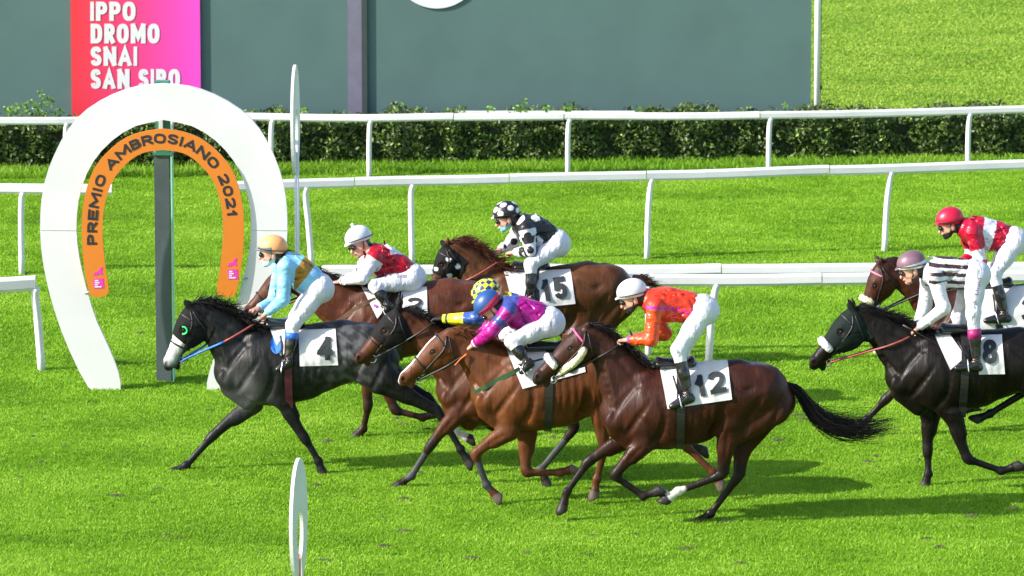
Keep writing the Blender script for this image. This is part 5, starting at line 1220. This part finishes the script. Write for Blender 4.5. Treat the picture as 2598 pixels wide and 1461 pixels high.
def eye_px(f, *a): return f(*a)
JS = {
 4: dict(seed=104, face=183, label='jockey in light blue silks with a gold band and orange cap on the leading horse', silk=silk4, cap=cap4, peak=(.16, .16, .17), ponytail=True, bootband=(blue, .22, .40), breech=.5, boot=.30, mask=(.42, .62, .60),
    J=dict(head=fA(642, 196), neck=fA(706, 250), pelvis=fA(888, 395), nsh=fA(712, 285), fsh=fA(690, 280), nel=fA(700, 455), nwr=fA(618, 522), fel=fA(650, 470), fwr=fA(572, 500), nkn=fA(752, 588), nan=fA(730, 775), nto=fA(672, 822), fkn=fA(735, 585), fan=fA(680, 770), fto=fA(602, 795))),
 2: dict(seed=102, face=205, yaw=28, label='jockey in red silks with white sleeves and white pompom cap', silk=silk2, cap=cpl(WHITE), pompom=True, mask=None, breech=.5, boot=.10,
    J=dict(head=fE(258, 372), neck=fE(352, 452), pelvis=fE(640, 640), nsh=fE(372, 500), fsh=fE(340, 480), nel=fE(285, 645), nwr=fE(130, 668), fel=fE(250, 640), fwr=fE(100, 662), nkn=fE(378, 700), nan=fE(462, 835), nto=fE(445, 890), fkn=fE(378, 700), fan=fE(462, 835), fto=fE(440, 890)), name=('S. K. Sulas', fE(442, 640), fE(606, 640), 11)),
 15: dict(seed=115, face=196, label='jockey in black silks with white spots on the farthest horse', silk=silk15, cap=cap15, mask=(.25, .50, .60), boot=.16, breech=.45,
    J=dict(head=fE(1330, 190), neck=fE(1432, 240), pelvis=fE(1692, 392), nsh=fE(1475, 290), fsh=fE(1420, 300), nel=fE(1508, 448), nwr=fE(1392, 458), fel=fE(1370, 392), fwr=fE(1282, 440), nkn=fE(1508, 545), nan=fE(1510, 800), nto=fE(1450, 850), fkn=fE(1500, 545), fan=fE(1500, 800), fto=fE(1430, 840))),
 'yellow': dict(seed=133, face=215, label='jockey in a yellow and blue checked cap leaning low behind the magenta jockey', silk=silky, cap=capy, glove=(.012, .012, .012), wrlat=.12,
    J=dict(head=fE(1185, 765), neck=fE(1285, 850), pelvis=fE(1560, 930), nsh=fE(1300, 880), fsh=fE(1290, 880), nel=fE(1110, 935), nwr=fE(868, 940), fel=fE(1110, 945), fwr=fE(900, 950), nkn=fE(1330, 1060), nan=fE(1420, 1200), nto=fE(1380, 1230), fkn=fE(1330, 1060), fan=fE(1420, 1200), fto=fE(1380, 1230))),
 'pink': dict(seed=144, face=228, label='jockey in shiny magenta silks and blue cap crouching over the chestnut horse', silk=silkp, cap=capp, boot=.05, breech=.3,
    J=dict(head=fE(1205, 850), neck=fE(1318, 850), pelvis=fE(1640, 965), nsh=fE(1345, 885), fsh=fE(1320, 900), nel=fE(1225, 1030), nwr=fE(1092, 1128), fel=fE(1200, 1020), fwr=fE(1060, 1110), nkn=fB(948, 465), nan=fB(1035, 585), nto=fB(1005, 640), fkn=fB(960, 470), fan=fB(1040, 590), fto=fB(1000, 640))),
 12: dict(seed=112, face=200, label='jockey in orange red silks and white cap on the horse numbered 12', silk=silk12, cap=cpl((.62, .61, .68)), mask=(.02, .02, .02), boot=.14, breech=.42,
    J=dict(head=fC(628, 182), neck=fC(708, 205), pelvis=fC(1000, 262), nsh=fC(748, 240), fsh=fC(735, 250), nel=fC(728, 415), nwr=fC(612, 418), fel=fC(800, 385), fwr=fC(640, 410), nkn=fC(872, 470), nan=fC(922, 712), nto=fC(838, 768), fkn=fC(890, 480), fan=fC(930, 700), fto=fC(850, 740))),
 8: dict(seed=108, face=197, label='jockey in white silks with dark brown stripes and mauve cap', silk=silk8, cap=capm, boot=.50, breech=.62, bootband=(mat_plain('magenta_band', (.32, .008, .12), .5), .30, .50),
    J=dict(head=fD(634, 335), neck=fD(705, 360), pelvis=fD(940, 375), nsh=fD(745, 385), fsh=fD(715, 390), nel=fD(790, 538), nwr=fD(672, 628), fel=fD(700, 520), fwr=fD(658, 622), nkn=fD(932, 565), nan=fD(948, 805), nto=fD(852, 828), fkn=fD(862, 575), fan=fD(880, 790), fto=fD(800, 800)), name=('A. Linna', fD(948, 525), fD(972, 390), 11)),
 'red': dict(seed=155, face=196, label='jockey in red and white silks and red cap at the right edge', silk=silkr, cap=capr, mask=(.02, .02, .02), boot=.10, breech=.35,
    J=dict(head=fD(818, 120), neck=fD(882, 145), pelvis=fD(1128, 212), nsh=fD(928, 165), fsh=fD(900, 170), nel=fD(968, 310), nwr=fD(860, 350), fel=fD(930, 280), fwr=fD(840, 345), nkn=fD(1035, 372), nan=fD(1085, 572), nto=fD(995, 598), fkn=fD(1030, 372), fan=fD(1080, 560), fto=fD(1000, 590))),
}
TK = {
 12: dict(num='12', cl=L_(fC, (770, 546), (1130, 528), (1154, 732), (815, 782)), digits=[('12', fC(972, 722), fC(1128, 690), 56)], color_word='numbered 12 on the dark brown horse', cheek_fleece=True, nose_fleece=(.66, .036, (.74, .70, .60)), brow=mat_plain('pink_browband', (.72, .10, .25), .5), reins=[blk]),
 4: dict(num='4', cl=L_(fA, (780, 612), (975, 606), (989, 800), (788, 806)), flap=(L_(fA, (628, 592), (712, 604), (728, 752), (684, 748)), fA(664, 690), 24, .62, blue), digits=[('4', fA(880, 774), fA(962, 774), 60)], color_word='numbered 4 on the leading horse', girth_col='maroon_girth', reins=[blue, redr]),
 2: dict(num='2', cl=L_(fE, (520, 700), (752, 705), (757, 905), (545, 915)), flap=(L_(fE, (275, 695), (350, 712), (440, 880), (392, 940)), fE(376, 845), 4, 1., mag), digits=[('2', fE(612, 880), fE(716, 880), 33)], color_word='numbered 2 on the red brown bay', reins=[brn], breast=(L_(fE, (30, 1010), (150, 930), (280, 840), (380, 800)), mat_plain('tan_strap', (.16, .085, .05), .6, var=.2))),
 15: dict(num='15', cl=L_(fE, (1312, 592), (1795, 576), (1832, 832), (1390, 880)), digits=[('15', fE(1602, 818), fE(1782, 785), 56)], color_word='numbered 15 on the farthest horse', reins=[redr]),
 'yellow': dict(num='', cl=L_(fB, (800, 505), (1190, 490), (1200, 690), (830, 710)), digits=[], color_word='on the bay horse behind the chestnut', reins=[blk]),
 'pink': dict(num='10', cl=L_(fB, (915, 505), (1345, 495), (1372, 642), (1010, 740)), digits=[('10', fB(1205, 672), fB(1330, 635), 42)], color_word='mostly hidden by the nose of the dark brown horse', reins=[blk], breast=(L_(fB, (725, 775), (800, 730), (900, 670), (1010, 615)), mat_plain('green_strap', (.025, .075, .030), .6, var=.2))),
 8: dict(num='8', cl=L_(fD, (945, 662), (1070, 660), (1086, 856), (960, 858)), flap=(L_(fD, (736, 645), (815, 655), (896, 772), (822, 836)), None), digits=[('8', fD(978, 806), fD(1048, 806), 62)], color_word='numbered 8 on the almost black horse', reins=[redr], nose_fleece=(.63, .040, (.76, .74, .72))),
 'red': dict(num='3', cl=L_(fD, (930, 440), (1320, 415), (1330, 630), (960, 640)), digits=[('3', fD(1165, 598), fD(1225, 598), 55)], color_word='on the brown horse at the right edge', reins=[blk], nose_fleece=(.62, .034, (.76, .70, .48)), brow=mat_plain('red_browband', (.65, .18, .25), .5)),
}
for k, H in HORSES.items():
    t = TK[k]; sp = JS[k]; Y = H.Y
    nw, ne = at(*sp['J']['nwr'], Y - .085), at(*sp['J']['nel'], Y - .215); d = (nw - ne) / np.linalg.norm(nw - ne); hn = nw + d * .085 + np.array([0, 0, -.028])
    fwp, fe = at(*sp['J']['fwr'], Y + .085), at(*sp['J']['fel'], Y + .215); d2 = (fwp - fe) / np.linalg.norm(fwp - fe); hn2 = fwp + d2 * .085 + np.array([0, 0, -.028])
    tack(H, hand=hn, far_hand=hn2, **t)
    build_jockey(sp, H)
# ---------------------------------------------------------------- whips in the hands
def whip(a, b, Y, dy, mat, label):
    p, q = at(*a, Y + dy), at(*b, Y + dy - .04); o = tube_obj('whip', spline([p, (p + q) / 2 + np.array([0, 0, .01]), q], 8), [.012, .012, .009, .008, .007, .007, .006, .006], mat, None, 6); tag(o, label, 'whip', 'riding whips')
whip(fD(592, 618), fD(900, 800), HORSES[8].Y, -.14, blk, 'black whip in the hand of the striped jockey')
whip(fC(612, 365), fC(690, 520), HORSES[12].Y, -.12, blk, 'black whip in the hand of the orange red jockey')
whip(fB(690, 540), fB(620, 605), HORSES['pink'].Y, -.12, RN((.75, .14, .02)), 'orange whip in the hand of the magenta jockey')
